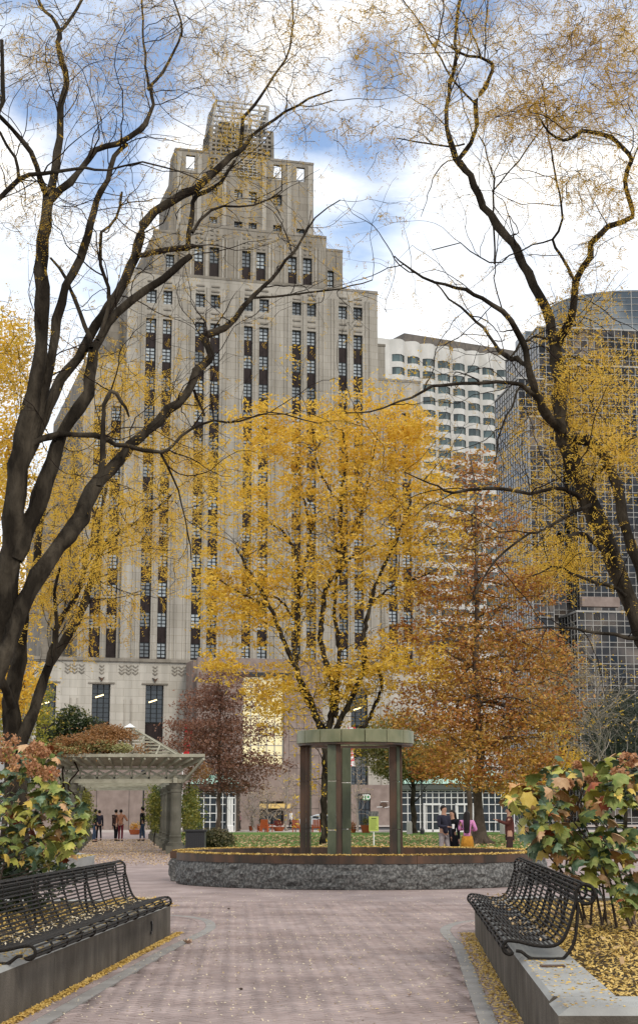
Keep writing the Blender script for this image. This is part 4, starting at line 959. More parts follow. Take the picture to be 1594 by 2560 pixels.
twigs_from(L1, tb, an, .42, (.8, 2.3), 2, .0, 2, rmax=.085, bias=np.array([.1, 0, .0]))
child_world(tb.obj('twigs', TWIG, lt, kind='stuff'), lt)
V, Fq = pinnate(an, .42, .16, 6, .018, .0065)
child_world(link('leaves', npmesh('leaves', V, Fq, YEL2), lt, kind='stuff'), lt)
print('left tree', len(an), len(Fq))

# ---- second left tree (thinner stems, rooted behind the left hydrangea)
lt2 = thing('honey_locust_tree', 'thinner honey locust forking low behind the left hydrangea', 'tree', (pt(50, 2240, 30)[0], 30, 0), group=TREEG)
T2 = [
 ([(50, 2245, 58), (46, 2050, 50), (40, 1900, 48), (32, 1830, 48), (26, 1756, 44), (42, 1682, 38), (53, 1608, 34), (63, 1492, 28), (90, 1428, 22), (100, 1333, 18), (111, 1260, 14), (130, 1190, 10)], 0, 1.),
 ([(30, 1770, 26), (5, 1700, 22), (-30, 1640, 20)], 0, -.6),
 ([(44, 1880, 34), (74, 1809, 28), (95, 1746, 26), (122, 1661, 24), (159, 1608, 23), (201, 1534, 20), (228, 1449, 17), (254, 1375, 14), (296, 1328, 11), (344, 1306, 9), (381, 1285, 7), (430, 1240, 4)], 0, 2.5),
 ([(120, 1665, 14), (148, 1555, 16), (175, 1518, 14), (206, 1454, 13), (217, 1386, 12), (238, 1343, 11), (254, 1280, 9), (270, 1200, 6), (300, 1130, 4)], .3, 1.6),
 ([(135, 1640, 10), (142, 1560, 11), (138, 1480, 9), (150, 1420, 7)], .3, -.4),
 ([(215, 1450, 6), (260, 1440, 4), (300, 1425, 3)], 1., 1.3),
]
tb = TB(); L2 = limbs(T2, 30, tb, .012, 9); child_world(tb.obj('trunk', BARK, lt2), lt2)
tb = TB(); an = []; twigs_from(L2, tb, an, .26, (.7, 2.0), 2, -.03, 3, rmax=.09)
child_world(tb.obj('twigs', TWIG, lt2, kind='stuff'), lt2)
V, Fq = pinnate(an, .95, .2, 6, .03, .010)
child_world(link('leaves', npmesh('leaves', V, Fq, YEL), lt2, kind='stuff'), lt2); print('lt2', len(an), len(Fq))

# ---- right foreground tree
rt = thing('honey_locust_tree', 'big honey locust leaning in from the right edge and forking against the sky', 'tree', (pt(1730, 2290, 25)[0], 25, 0), group=TREEG)
T3 = [
 ([(1735, 2290, 84), (1715, 2000, 66), (1660, 1750, 54), (1610, 1600, 48), (1588, 1534, 46), (1551, 1455, 48), (1508, 1333, 47), (1482, 1280, 46), (1466, 1238, 46), (1424, 1132, 43), (1402, 1063, 38), (1397, 957, 35), (1387, 873, 31)], 0, .3),
 ([(1387, 880, 28), (1371, 799, 26), (1350, 746, 25), (1318, 682, 24), (1297, 645, 23), (1281, 608, 22), (1244, 561, 21), (1207, 518, 20), (1186, 466, 19), (1164, 423, 18), (1138, 397, 17), (1125, 344, 13), (1114, 291, 11), (1125, 212, 10), (1138, 148, 9), (1138, 106, 8), (1143, 32, 8), (1160, -20, 7)], .3, 2.2),
 ([(1142, 402, 13), (1175, 355, 12), (1193, 312, 12), (1188, 254, 12), (1212, 212, 12), (1230, 175, 11), (1228, 159, 9), (1196, 143, 8), (1143, 130, 7), (1128, 112, 6)], 1.8, 2.4),
 ([(1184, 256, 6), (1127, 196, 5), (1090, 127, 5), (1080, 114, 5), (1045, 50, 4), (1000, -10, 4)], 2.0, 2.8),
 ([(1088, 120, 5), (1103, 60, 4), (1107, -10, 4)], 2.4, 2.6),
 ([(1210, 150, 4), (1213, 70, 4), (1218, -10, 3)], 2.2, 2.6),
 ([(1200, 140, 5), (1178, 80, 4), (1155, 30, 4)], 2.2, 2.6),
 ([(1160, 360, 5), (1120, 364, 5), (1040, 355, 4), (990, 345, 3)], 1.8, 1.5),
 ([(1390, 868, 26), (1402, 841, 24), (1429, 788, 20), (1437, 703, 18), (1471, 640, 16), (1476, 608, 15), (1519, 566, 14), (1577, 545, 13), (1574, 503, 12), (1561, 450, 12), (1577, 402, 12), (1561, 376, 12), (1524, 344, 12), (1455, 328, 11), (1408, 349, 8), (1371, 328, 6), (1345, 290, 4)], .3, -1.2),
 ([(1235, 660, 5), (1233, 487, 5), (1228, 423, 4), (1196, 339, 3)], 1.2, 1.6),
 ([(1229, 480, 4), (1270, 430, 4), (1320, 370, 4), (1360, 310, 3), (1400, 270, 3)], 1.2, .4),
 ([(1435, 705, 9), (1400, 640, 8), (1381, 598, 7), (1405, 545, 6), (1392, 450, 5), (1371, 344, 4), (1362, 260, 4), (1350, 196, 3)], .2, .6),
 ([(1381, 598, 5), (1330, 612, 4), (1270, 640, 4), (1225, 660, 4), (1150, 610, 3), (1080, 625, 3)], .3, 1.2),
 ([(1408, 1080, 28), (1370, 1045, 25), (1355, 1021, 24), (1339, 984, 22), (1323, 936, 19), (1313, 878, 17), (1291, 825, 15), (1254, 778, 13), (1207, 746, 11), (1164, 725, 10), (1111, 714, 8), (1058, 698, 7), (1011, 661, 5), (985, 640, 3)], .1, -1.6),
 ([(1320, 915, 12), (1290, 900, 14), (1265, 893, 13), (1235, 860, 9), (1207, 820, 8), (1175, 788, 7), (1122, 746, 5), (1080, 700, 3)], -.4, .6),
 ([(1275, 893, 6), (1302, 862, 6), (1335, 842, 6), (1365, 845, 7), (1385, 850, 8)], -.3, .2),
 ([(1339, 990, 13), (1302, 963, 11), (1270, 960, 10), (1201, 957, 9), (1106, 960, 8), (1058, 979, 7), (995, 1005, 5), (926, 1029, 4), (863, 1032, 3)], -.3, -1.4),
 ([(1302, 963, 6), (1285, 1000, 5), (1262, 1040, 5), (1243, 1100, 4), (1235, 1160, 3)], -.4, -.6),
 ([(1700, 1900, 50), (1640, 1560, 34), (1596, 1420, 29), (1582, 1375, 28), (1556, 1290, 27), (1540, 1211, 26), (1519, 1153, 26), (1482, 1111, 27), (1445, 1095, 26), (1415, 1085, 24)], -.8, .1),
 ([(1450, 1245, 15), (1425, 1232, 12), (1387, 1219, 10), (1323, 1233, 9), (1260, 1222, 9), (1212, 1222, 9), (1133, 1233, 7), (1095, 1215, 5), (1058, 1201, 4), (1010, 1180, 3)], -.2, -1.4),
 ([(1520, 1160, 12), (1508, 1169, 12), (1482, 1190, 10), (1477, 1225, 7)], 0, .2),
 ([(1510, 1380, 14), (1475, 1350, 12), (1445, 1333, 12), (1400, 1345, 14), (1396, 1335, 10)], -.2, -.5),
 ([(1475, 1262, 10), (1434, 1280, 9), (1365, 1322, 7), (1323, 1333, 6), (1260, 1380, 6), (1217, 1428, 5), (1196, 1476, 4), (1164, 1513, 3)], -.2, -1.8),
 ([(1560, 1490, 12), (1535, 1470, 10), (1492, 1455, 9), (1429, 1433, 7), (1392, 1418, 5), (1365, 1423, 4), (1330, 1440, 3)], 0, -.8),
 ([(1625, 1615, 13), (1594, 1603, 11), (1535, 1587, 9), (1471, 1579, 7), (1429, 1571, 5), (1365, 1566, 4), (1290, 1580, 3)], -.4, -1.4),
 ([(1400, 900, 9), (1425, 890, 7), (1470, 905, 6), (1500, 920, 6), (1540, 905, 4), (1600, 880, 3)], .1, .6),
]
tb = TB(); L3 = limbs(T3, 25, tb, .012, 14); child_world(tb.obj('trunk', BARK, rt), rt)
tb = TB(); an = []; twigs_from(L3, tb, an, .42, (.8, 2.4), 2, .0, 2, rmax=.085, bias=np.array([.0, 0, .0]))
child_world(tb.obj('twigs', TWIG, rt, kind='stuff'), rt)
def wt(P):      # more leaf where the photo shows it: high right part of the crown
    return 1
V, Fq = pinnate(an, .42, .16, 6, .018, .0065)
child_world(link('leaves', npmesh('leaves', V, Fq, YEL2), rt, kind='stuff'), rt); print('rt', len(an), len(Fq))

# spray masses of leaves high in both crowns: positions through depth
def pxblobs(lst):
    out = []
    for x, y, rx, ry, D, dd, wt_ in lst:
        out.append((pt(x, y, D), (rx / F * D, dd, ry / F * D), wt_))
    return out
def spray(blobs, n, L0, npair, ll, lw, mat, root, twl=.5, name='leaves', tw=True):
    tb = TB(); an = []
    C = clumps(blobs, max(1, n // 7), 7, .20, .6)
    for c in C:
        d = unit(rng.normal(size=3) * np.array([1, 1, .6]) + np.array([0, 0, -.1])); m = 5; P = [c]
        for i in range(m): d = unit(d + rng.normal(size=3) * .3); P.append(P[-1] + d * twl / m)
        P = np.array(P)
        if tw and rng.random() < .4: tb.add(P, np.linspace(.006, .003, m + 1), 3)
        for i in range(m + 1): an.append((P[i], d))
    if tw: child_world(tb.obj('twigs', TWIG, root, kind='stuff'), root)
    V, Fq = pinnate(an, .85, L0, npair, ll, lw); child_world(link(name, npmesh(name, V, Fq, mat), root, kind='stuff'), root); return len(Fq)
q = spray(pxblobs([(1340, 60, 200, 90, 25, 1.5, 2.4), (1500, 60, 130, 110, 25, 1.5, 2.6), (1060, 60, 160, 100, 26, 1.5, 1.3), (850, 90, 150, 130, 26, 1.5, 1.2), (940, 200, 40, 30, 26, 1., .3), (1000, 110, 170, 60, 26, 1.5, .8), (1420, 290, 150, 55, 24, 1., 2.6), (1540, 200, 60, 120, 24, 1, 2), (1340, 240, 70, 60, 24, 1., 1), (1270, 300, 90, 90, 25, 1., .8), (1540, 480, 60, 100, 24, 1, 1), (1490, 640, 60, 60, 24, 1, .5), (1050, 220, 110, 120, 25, 1, 1.1), (1000, 360, 90, 80, 25, 1, .4), (830, 280, 80, 100, 26, 1, .6), (1450, 420, 150, 120, 24, 1, 1.2), (1300, 200, 160, 160, 25, 1, 1.5)]), 1750, .19, 6, .016, .006, YEL2, rt)
print('spray', q)
q = spray(pxblobs([(300, 150, 320, 160, 25, 2, 3), (640, 150, 200, 160, 27, 2, 2.4), (560, 60, 260, 80, 27, 2, 1.5), (80, 560, 90, 140, 24, 1.5, .8), (300, 560, 160, 90, 25, 1.5, .6), (60, 120, 80, 120, 24, 1, 1), (600, 480, 160, 100, 27, 1, .5)]), 1500, .16, 5, .013, .0042, YEL2, lt); print('spray', q)
q = spray(pxblobs([(60, 900, 80, 140, 26, 1.5, 1.5), (30, 1200, 60, 200, 26, 1, 1), (330, 950, 170, 110, 27, 2, 1.6), (300, 1150, 200, 110, 27, 2, 1.6), (180, 1350, 160, 160, 27, 2, 1.3), (480, 1150, 130, 160, 28, 2, 1.5), (400, 1330, 120, 100, 28, 2, 1.2), (560, 420, 90, 130, 27, 1, .5)]), 1000, .18, 5, .022, .008, YEL, lt); print('spray', q)
q = spray(pxblobs([(1480, 960, 110, 110, 25, 2, 1.6), (1400, 1050, 120, 110, 26, 2, 1.4), (1440, 1180, 130, 130, 25, 2, .9), (1380, 1380, 110, 60, 25, 1.5, 1.5), (1440, 790, 90, 60, 25, 1, .6), (1540, 1120, 50, 90, 24, 1, 1)]), 700, .18, 5, .022, .008, YEL, rt); print('spray', q)

# ---- central yellow tree
ct = thing('honey_locust_tree', 'golden yellow honey locust in full leaf straight behind the fountain ring', 'tree', (pt(812, 2030, 80)[0], 80, 0), group=TREEG)
T4 = [
 ([(766, 2012, 17), (768, 1900, 16), (772, 1800, 17), (772, 1735, 19)], 0, 0),
 ([(768, 1745, 15), (745, 1690, 14), (715, 1630, 13), (700, 1560, 12), (705, 1480, 11), (710, 1400, 9), (700, 1310, 8), (670, 1260, 6), (640, 1240, 5)], 0, 1),
 ([(762, 1740, 13), (735, 1660, 12), (690, 1560, 11), (640, 1440, 9), (600, 1370, 7), (560, 1300, 4)], 0, -2),
 ([(775, 1740, 18), (790, 1640, 15), (762, 1530, 13), (765, 1450, 12), (775, 1390, 12), (812, 1340, 11), (805, 1240, 9), (810, 1180, 8), (820, 1090, 6), (812, 1020, 4)], 0, 1.5),
 ([(795, 1700, 12), (800, 1620, 11), (802, 1530, 10), (792, 1430, 8), (800, 1330, 6), (790, 1230, 4)], 0, 3),
 ([(790, 1740, 15), (830, 1660, 13), (858, 1590, 12), (865, 1500, 11), (880, 1420, 9), (910, 1340, 8), (940, 1280, 6), (975, 1180, 4)], 0, -1),
 ([(800, 1745, 10), (850, 1735, 9), (890, 1670, 9), (905, 1610, 8), (885, 1585, 8), (862, 1590, 7)], 0, .5),
 ([(812, 1340, 8), (850, 1310, 6), (910, 1290, 5), (960, 1290, 4), (1050, 1290, 3)], .5, 1),
 ([(705, 1480, 7), (660, 1420, 5), (600, 1410, 4), (540, 1420, 3)], .5, 1),
 ([(870, 1440, 6), (930, 1390, 5), (990, 1370, 4), (1040, 1350, 3)], 0, 1),
 ([(812, 1300, 6), (860, 1200, 5), (880, 1100, 4), (900, 1000, 3)], 1, 2),
 ([(640, 1440, 5), (560, 1400, 4), (500, 1360, 3)], -1, -2),
 ([(710, 1380, 6), (735, 1280, 5), (720, 1180, 4), (700, 1090, 3)], .5, 2),
 ([(808, 1200, 5), (760, 1120, 4), (740, 1020, 3)], 1, 0),
]
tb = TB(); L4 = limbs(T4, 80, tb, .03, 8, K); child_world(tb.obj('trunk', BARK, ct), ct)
tb = TB(); an = []; twigs_from(L4, tb, an, .5, (1.5, 4.0), 2, .0, 3, rmax=.2, up=.5, rr=(.012, .025))
child_world(tb.obj('twigs', TWIG, ct, kind='stuff'), ct)
print('ct anchors', len(an))
def anchor_leaves(an, prob, per, cr, l, wd, mat, root, flat=.5):
    P = np.array([a[0] for a in an if rng.random() < prob]); C = (P[:, None] + rng.normal(size=(len(P), per, 3)) * cr * np.array([1, 1, flat])).reshape(-1, 3)
    child_world(leafobj('leaves', C, l * rng.uniform(.6, 1.4, len(C)), wd * rng.uniform(.6, 1.3, len(C)), mat, root, kind='stuff'), root); return len(C)
print('ct', anchor_leaves(an, .5, 3, .22, .10, .04, YEL, ct))
B4 = pxblobs([(900, 1070, 190, 120, 82, 4, 3.3), (980, 1150, 150, 160, 82, 4, 3.0), (1030, 1070, 70, 80, 81, 3, 1.2), (760, 1200, 190, 160, 80, 4, 2.6), (1010, 1330, 140, 100, 80, 4, 2.2), (620, 1240, 170, 170, 79, 4, 2.2), (640, 1070, 110, 80, 80, 3, .8), (530, 1480, 60, 120, 79, 3, .8), (600, 1520, 120, 110, 79, 3, 2.4), (700, 1440, 160, 110, 80, 4, 1.6), (680, 1740, 80, 90, 79, 2.5, 1.4), (900, 1450, 150, 120, 80, 4, 1.2), (1000, 1640, 120, 90, 79, 3, 1.4), (880, 1700, 110, 60, 80, 3, .8), (1090, 1220, 60, 60, 80, 3, .7), (560, 1660, 60, 50, 78, 2, .7), (700, 1080, 130, 80, 81, 4, 1.4)])
C = clumps(B4, 1300, 25, .31, .40)
child_world(leafobj('crown', C, .12 * rng.uniform(.6, 1.5, len(C)), .042 * rng.uniform(.6, 1.3, len(C)), YEL, ct, kind='stuff'), ct)

# ---- oak, right of centre
def simple_tree(name, label, cat, px, Y, hpx_top, trunk_w, blobs, n, per, cr, ls, lw, mat, bark, group=None, branches=26, horiz=True, basey=None, lean=0, brl=(2, 5), twl=1, kids=3):
    x = pt(px, 2030, Y)[0]; r = thing(name, label, cat, (x, Y, 0), group=group); zt = pt(px, hpx_top, Y)[2]
    tb = TB(); n_ = 14; zz = np.linspace(-.05, zt, n_); P = np.stack([x + lean * zz + rng.normal(size=n_) * .06, np.full(n_, Y) + rng.normal(size=n_) * .06, zz], 1)
    w0 = trunk_w / F * Y / 2; rad = w0 * np.linspace(1, .12, n_); rad[0] = w0 * 1.7; Q = spline(np.column_stack([P, rad]), .5); tb.add(Q[:, :3], Q[:, 3], 9)
    child_world(tb.obj('trunk', bark, r), r); tb = TB(); an = []
    for i in range(branches):
        z = zt * (.22 + .75 * rng.random()); a = rng.random() * 2 * math.pi; f = 1 - .6 * (z / zt); p = np.array([x + lean * z, Y, z]); q = unit(np.array([math.cos(a), math.sin(a), .15 if horiz else .8]))
        grow(tb, an, p, q, rng.uniform(*brl) * f, w0 * .28 * f + .01, twl, .0, kids, .16, 5)
    if tb.V: child_world(tb.obj('branches', bark, r, kind='stuff'), r)
    if n:
        C = clumps(blobs, n, per, cr, .35); child_world(leafobj('crown', C, ls * rng.uniform(.6, 1.5, len(C)), lw * rng.uniform(.6, 1.3, len(C)), mat, r, kind='stuff'), r)
    return r, an
B5 = pxblobs([(1180, 1180, 80, 60, 84, 2, .8), (1190, 1330, 150, 110, 84, 3, 2.4), (1200, 1480, 210, 90, 83, 4, 3.2), (1130, 1600, 210, 80, 82, 4, 3), (1290, 1620, 140, 70, 83, 3, 2), (1190, 1720, 230, 70, 82, 5, 3.4), (1090, 1800, 150, 60, 80, 4, 2), (1290, 1820, 150, 60, 82, 4, 2.2), (1180, 1890, 200, 45, 81, 4, 1.6), (1370, 1760, 90, 50, 82, 3, .9), (1230, 1950, 140, 30, 80, 3, 1.4), (1100, 1925, 90, 30, 80, 3, .9), (1330, 1900, 90, 40, 82, 3, 1.0), (1380, 1660, 70, 40, 82, 3, .5), (1050, 1480, 80, 60, 82, 3, .6), (1330, 1450, 70, 60, 82, 3, .9)])
oak, an = simple_tree('oak_tree', 'tall rust and amber oak with a straight brown trunk right of the fountain', 'tree', 1198, 82, 1150, 26, B5, 3000, 13, .30, .095, .05, RUST, BARKB, branches=60, brl=(3, 7))
x = pt(1198, 2030, 82)[0]                            # root flare
tb = TB()
for a in np.linspace(0, 2 * math.pi, 7)[:-1]:
    Q = spline(np.array([(x, 82, .7, .2), (x + .3 * math.cos(a), 82 + .3 * math.sin(a), .25, .18), (x + .75 * math.cos(a), 82 + .75 * math.sin(a), .0, .07)]), .1); tb.add(Q[:, :3], Q[:, 3], 7)
child_world(tb.obj('root_flare', BARKB, oak), oak)
simple_tree('oak_tree', 'second brown oak trunk standing just left of and behind the amber oak', 'tree', 1174, 108, 1500, 15, pxblobs([(1150, 1700, 110, 80, 108, 3, 1), (1160, 1850, 140, 60, 108, 3, 1)]), 500, 12, .5, .12, .06, RUST, BARKB, branches=30, brl=(3, 6))
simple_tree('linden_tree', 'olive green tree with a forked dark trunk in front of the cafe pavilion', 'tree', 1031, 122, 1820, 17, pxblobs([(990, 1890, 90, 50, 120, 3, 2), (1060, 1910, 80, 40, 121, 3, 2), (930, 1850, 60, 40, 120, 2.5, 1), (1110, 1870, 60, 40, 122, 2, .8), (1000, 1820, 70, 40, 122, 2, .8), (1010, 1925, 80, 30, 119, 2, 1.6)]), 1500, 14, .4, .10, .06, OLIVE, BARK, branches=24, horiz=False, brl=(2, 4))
simple_tree('red_maple_tree', 'small maroon leaved tree with layered boughs right of the pergola', 'tree', 547, 108, 1690, 14, pxblobs([(560, 1700, 70, 50, 108, 2, 1), (540, 1760, 100, 45, 108, 2.5, 1.8), (570, 1830, 140, 40, 108, 3, 2.4), (500, 1865, 110, 35, 107, 3, 1.7), (600, 1910, 130, 40, 108, 3, 2.2), (560, 1960, 110, 28, 108, 2.5, 1.2), (470, 1810, 60, 14, 106, 2, .5), (650, 1740, 40, 40, 108, 2, .4)]), 1500, 13, .36, .085, .05, MAROON, BARKB, branches=45, brl=(2, 5))
for i, (px, yt, Y, lab) in enumerate(((633, 1985, 138, 'pale bare young tree left of its two neighbours behind the lawn'), (668, 1975, 140, 'pale bare young tree with upswept twigs in the middle of the three'), (715, 1930, 142, 'taller pale bare young tree nearest the white hooded walker'), (893, 1900, 138, 'slim pale young tree in front of the bank doorway'))):
    r_, an = simple_tree('young_tree', lab, 'tree', px, Y, yt, 6, [], 0, 0, 0, 0, 0, None, BARKP, group='young bare trees by the street', branches=26, horiz=False, brl=(1.6, 3.4))
    anchor_leaves(an, .35, 2, .1, .07, .045, PALEL, r_)
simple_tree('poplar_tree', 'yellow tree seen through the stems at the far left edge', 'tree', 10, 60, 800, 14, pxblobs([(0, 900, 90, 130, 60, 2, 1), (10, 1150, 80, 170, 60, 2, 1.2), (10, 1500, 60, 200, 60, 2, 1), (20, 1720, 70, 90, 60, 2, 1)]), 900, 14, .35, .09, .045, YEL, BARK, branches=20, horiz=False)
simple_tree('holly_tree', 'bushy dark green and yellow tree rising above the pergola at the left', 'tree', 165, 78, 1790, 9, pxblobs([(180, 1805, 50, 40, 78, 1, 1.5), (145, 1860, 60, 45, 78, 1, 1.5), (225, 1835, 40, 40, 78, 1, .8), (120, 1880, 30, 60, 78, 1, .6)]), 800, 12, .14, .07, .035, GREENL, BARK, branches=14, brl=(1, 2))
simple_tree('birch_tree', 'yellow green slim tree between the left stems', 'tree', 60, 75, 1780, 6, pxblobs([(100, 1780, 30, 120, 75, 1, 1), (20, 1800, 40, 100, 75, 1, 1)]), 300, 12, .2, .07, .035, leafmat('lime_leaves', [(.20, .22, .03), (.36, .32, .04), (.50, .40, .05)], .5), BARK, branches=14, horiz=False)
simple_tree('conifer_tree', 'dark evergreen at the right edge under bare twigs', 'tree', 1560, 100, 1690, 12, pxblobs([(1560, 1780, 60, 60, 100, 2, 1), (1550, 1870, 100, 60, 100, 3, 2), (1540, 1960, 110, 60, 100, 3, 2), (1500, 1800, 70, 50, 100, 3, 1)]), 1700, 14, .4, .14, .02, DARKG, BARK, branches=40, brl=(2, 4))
r_, an = simple_tree('bare_tree', 'grey leafless tree with a tangle of pale twigs in front of the glass building', 'tree', 1500, 90, 1600, 9, [], 0, 0, 0, 0, 0, None, BARKP, branches=60, horiz=False, brl=(3, 6), twl=2)
anchor_leaves(an, .05, 2, .2, .08, .04, YEL, r_)
r_, an = simple_tree('bare_tree', 'thin grey leafless tree beside the amber oak with a few last leaves', 'tree', 1395, 95, 1640, 8, [], 0, 0, 0, 0, 0, None, BARKP, branches=56, horiz=False, brl=(3, 5.5), twl=2)
anchor_leaves(an, .5, 3, .3, .10, .05, leafmat('tawny_leaves', [(.30, .18, .07), (.42, .30, .14), (.24, .10, .04)], .3), r_)
simple_tree('ginkgo_tree', 'low yellow tree by the bollards behind the right hydrangea', 'tree', 1350, 112, 1900, 8, pxblobs([(1350, 1960, 55, 40, 112, 2, 1.4), (1300, 1985, 40, 22, 112, 2, .8), (1420, 1900, 50, 35, 112, 2, .8), (1395, 1830, 60, 40, 112, 2, .5)]), 480, 12, .3, .09, .05, YEL, BARK, branches=16, horiz=False, brl=(1.5, 3))

# ------------------------------------------------------------------ pergola
pg = thing('pergola', 'weathered cream trellis pergola with a pyramid roof and a row of stone columns', 'pergola', (-7.7, 64, 0))
DX = -.124
def pp(x, y, z): return (x - pg.location.x, y - 64, z)
colm = MB().lathe([(.30, 0), (.30, .42), (.235, .46), (.235, .62), (.25, .64), (.25, .68), (.22, .72), (.205, 2.35), (.235, 2.38), (.235, 2.44), (.215, 2.47), (.26, 2.6), (.27, 2.72)], 18).mesh('column', PCOL)
nrow = 8
for i in range(nrow):
    Y = 64 + i * 5.0
    for x0 in (-9.75, -5.62):
        link('column', colm, pg, loc=pp(x0 + DX * (Y - 64), Y, 0)); MB().box(-.34, .34, -.34, .34, 0, .30).obj('plinth', PCOL, pg, loc=pp(x0 + DX * (Y - 64), Y, 0))
# side beams
for x0 in (-9.75, -5.62):
    MB().beam(pp(x0, 63.6, 2.82), pp(x0 + DX * 36, 100, 2.82), .16, .2).obj('beam', PERG, pg); MB().beam(pp(x0, 63.6, 3.16), pp(x0 + DX * 36, 100, 3.16), .12, .12).obj('beam', PERG, pg)
for i in range(1, nrow * 2):
    Y = 64 + i * 2.5; xo = DX * (Y - 64); MB().beam(pp(-10.5 + xo, Y, 3.02), pp(-4.9 + xo, Y, 3.02), .1, .18).obj('rafter', PERG, pg)
# front pavilion: lattice frieze, overhanging eaves and pyramid trellis
xa, xb, Yf, Yb = -10.1, -5.35, 63.8, 69.2
for (z, hh, dp_) in ((2.80, .16, .14), (3.28, .10, .12)):
    MB().beam(pp(xa, Yf, z), pp(xb, Yf, z), dp_, hh).obj('beam', PERG, pg)
n = 7
for i in range(n):
    a, b = xa + (xb - xa) * i / n, xa + (xb - xa) * (i + 1) / n
    MB().beam(pp(a, Yf - .02, 2.9), pp(b, Yf - .02, 3.22), .06, .08).obj('lattice_brace', PERG, pg); MB().beam(pp(b, Yf + .04, 2.9), pp(a, Yf + .04, 3.22), .06, .08).obj('lattice_brace', PERG, pg)
    MB().box(0, .07, -.05, .05, 2.86, 3.3).obj('lattice_post', PERG, pg, loc=pp(a, Yf, 0))
ex0, ex1, ey0, ey1, ez = -10.9, -4.45, 62.9, 70.0, 3.72
m = MB()
ez0 = 3.36
m.add([pp(xa, Yf, ez0), pp(xb, Yf, ez0), pp(ex1, ey0, ez), pp(ex0, ey0, ez), pp(xa, Yf + .04, ez0 + .0), pp(xb, Yf + .04, ez0), pp(ex1, ey0 + .04, ez + .03), pp(ex0, ey0 + .04, ez + .03)], [(0, 3, 2, 1), (4, 5, 6, 7), (0, 1, 5, 4), (1, 2, 6, 5), (2, 3, 7, 6), (3, 0, 4, 7)])
m.obj('eaves_panel', PERG, pg)
m = MB(); m.add([pp(xb, Yf + .02, ez0), pp(xb + DX * 5, Yb, ez0), pp(ex1 + DX * 5, ey1, ez), pp(ex1, ey0 + .02, ez), pp(xb - .04, Yf + .02, ez0), pp(xb + DX * 5 - .04, Yb, ez0), pp(ex1 - .04 + DX * 5, ey1, ez + .03), pp(ex1 - .04, ey0 + .02, ez + .03)], [(0, 1, 2, 3), (7, 6, 5, 4), (0, 3, 7, 4), (1, 0, 4, 5), (2, 1, 5, 6), (3, 2, 6, 7)])
m.obj('eaves_panel', PERG, pg)
for i in range(15):
    t = i / 14; MB().beam(pp(xa + (xb - xa) * t, Yf - .06, 3.33), pp(ex0 + (ex1 - ex0) * t, ey0 - .03, 3.66), .07, .12).obj('rafter', PERG, pg)
MB().beam(pp(ex0, ey0 - .05, 3.76), pp(ex1, ey0 - .05, 3.76), .06, .12).obj('beam', PERG, pg); MB().beam(pp(ex1, ey0 - .05, 3.76), pp(ex1 + DX * 5, ey1, 3.76), .06, .12).obj('beam', PERG, pg)
MB().beam(pp(xb + .02, Yf - .1, 2.75), pp(ex1 - .02, ey0 - .1, 3.62), .07, .09).obj('brace', PERG, pg)
ap = (-7.78, 66.5, 5.05); cz = 3.8; cx0, cx1, cy0, cy1 = -10.35, -5.6, 63.5, 69.4
cs = [(cx0, cy0, cz), (cx1, cy0, cz), (cx1, cy1, cz), (cx0, cy1, cz)]
for c in cs: MB().beam(pp(*c), pp(*ap), .09, .09).obj('hip_rafter', PERG, pg)
def lerp(a, b, t): return tuple(a[i] + (b[i] - a[i]) * t for i in range(3))
for k in range(4):
    A_, B_ = cs[k], cs[(k + 1) % 4]
    for j in range(1, 9):
        t = j / 9; MB().beam(pp(*lerp(A_, ap, t)), pp(*lerp(B_, ap, t)), .055, .06).obj('trellis_bar', PERG, pg)
    for j in range(1, 6):
        t = j / 6; s = 1 - abs(t - .5) * 2; base = lerp(A_, B_, t); e = lerp(lerp(A_, B_, .5), ap, 1); q = tuple(base[i] + (ap[i] - (A_[i] + B_[i]) / 2) * s * .97 for i in range(3))
        MB().beam(pp(*base), pp(*q), .065, .065).obj('trellis_bar', PERG, pg)
MB().add([pp(ap[0] - .24, ap[1] - .24, 5.02), pp(ap[0] + .24, ap[1] - .24, 5.02), pp(ap[0] + .24, ap[1] + .24, 5.02), pp(ap[0] - .24, ap[1] + .24, 5.02), pp(ap[0], ap[1], 5.2)], [(0, 3, 2, 1), (0, 1, 4), (1, 2, 4), (2, 3, 4), (3, 0, 4)]).obj('finial', WHITE, pg)
# vines
vn = thing('climbing_vine', 'tan and green vine sprawling over the left half of the pergola roof', 'vine', (-10, 64, 0))
C = clumps([((-9.2, 63.6, 4.25), (1.3, .7, .36), 3.4), ((-10.6, 63.2, 3.95), (.9, .9, .22), 2.4), ((-8.2, 64.6, 4.6), (.9, .9, .3), 1.3), ((-11.2, 63.4, 3.75), (.8, 1, .2), 1.2), ((-7.8, 63.6, 4.05), (1.6, .5, .2), .5), ((-8.5, 64.8, 4.75), (.9, .9, .3), 1.6), ((-10.4, 63.0, 3.9), (1.6, .4, .2), 1.6), ((-5.0, 66, 3.3), (.5, 2, .4), .5)], 1150, 12, .13, .5)
child_world(leafobj('foliage', C, .05, .03, VINE, vn, kind='stuff'), vn)
C = clumps([((-8.9, 63.3, 4.15), (.8, .3, .22), 1), ((-7.9, 63.2, 4.05), (.6, .3, .15), .5), ((-9.9, 62.9, 4.0), (.9, .3, .2), .4)], 160, 12, .1, .6); child_world(leafobj('green_foliage', C, .05, .032, leafmat('pale_vine_leaves', [(.16, .17, .05), (.40, .38, .16), (.30, .26, .09)], .4), vn, kind='stuff'), vn)
tb = TB()
for x0, y0 in ((-10.0, 63.9), (-9.6, 63.7), (-10.2, 64.4)):
    Q = np.array([(x0 + rng.normal() * .12, y0 - .3 + rng.normal() * .06, z, .035) for z in np.linspace(0, 3.9, 12)]); Q = spline(Q, .2); tb.add(Q[:, :3], Q[:, 3], 6)
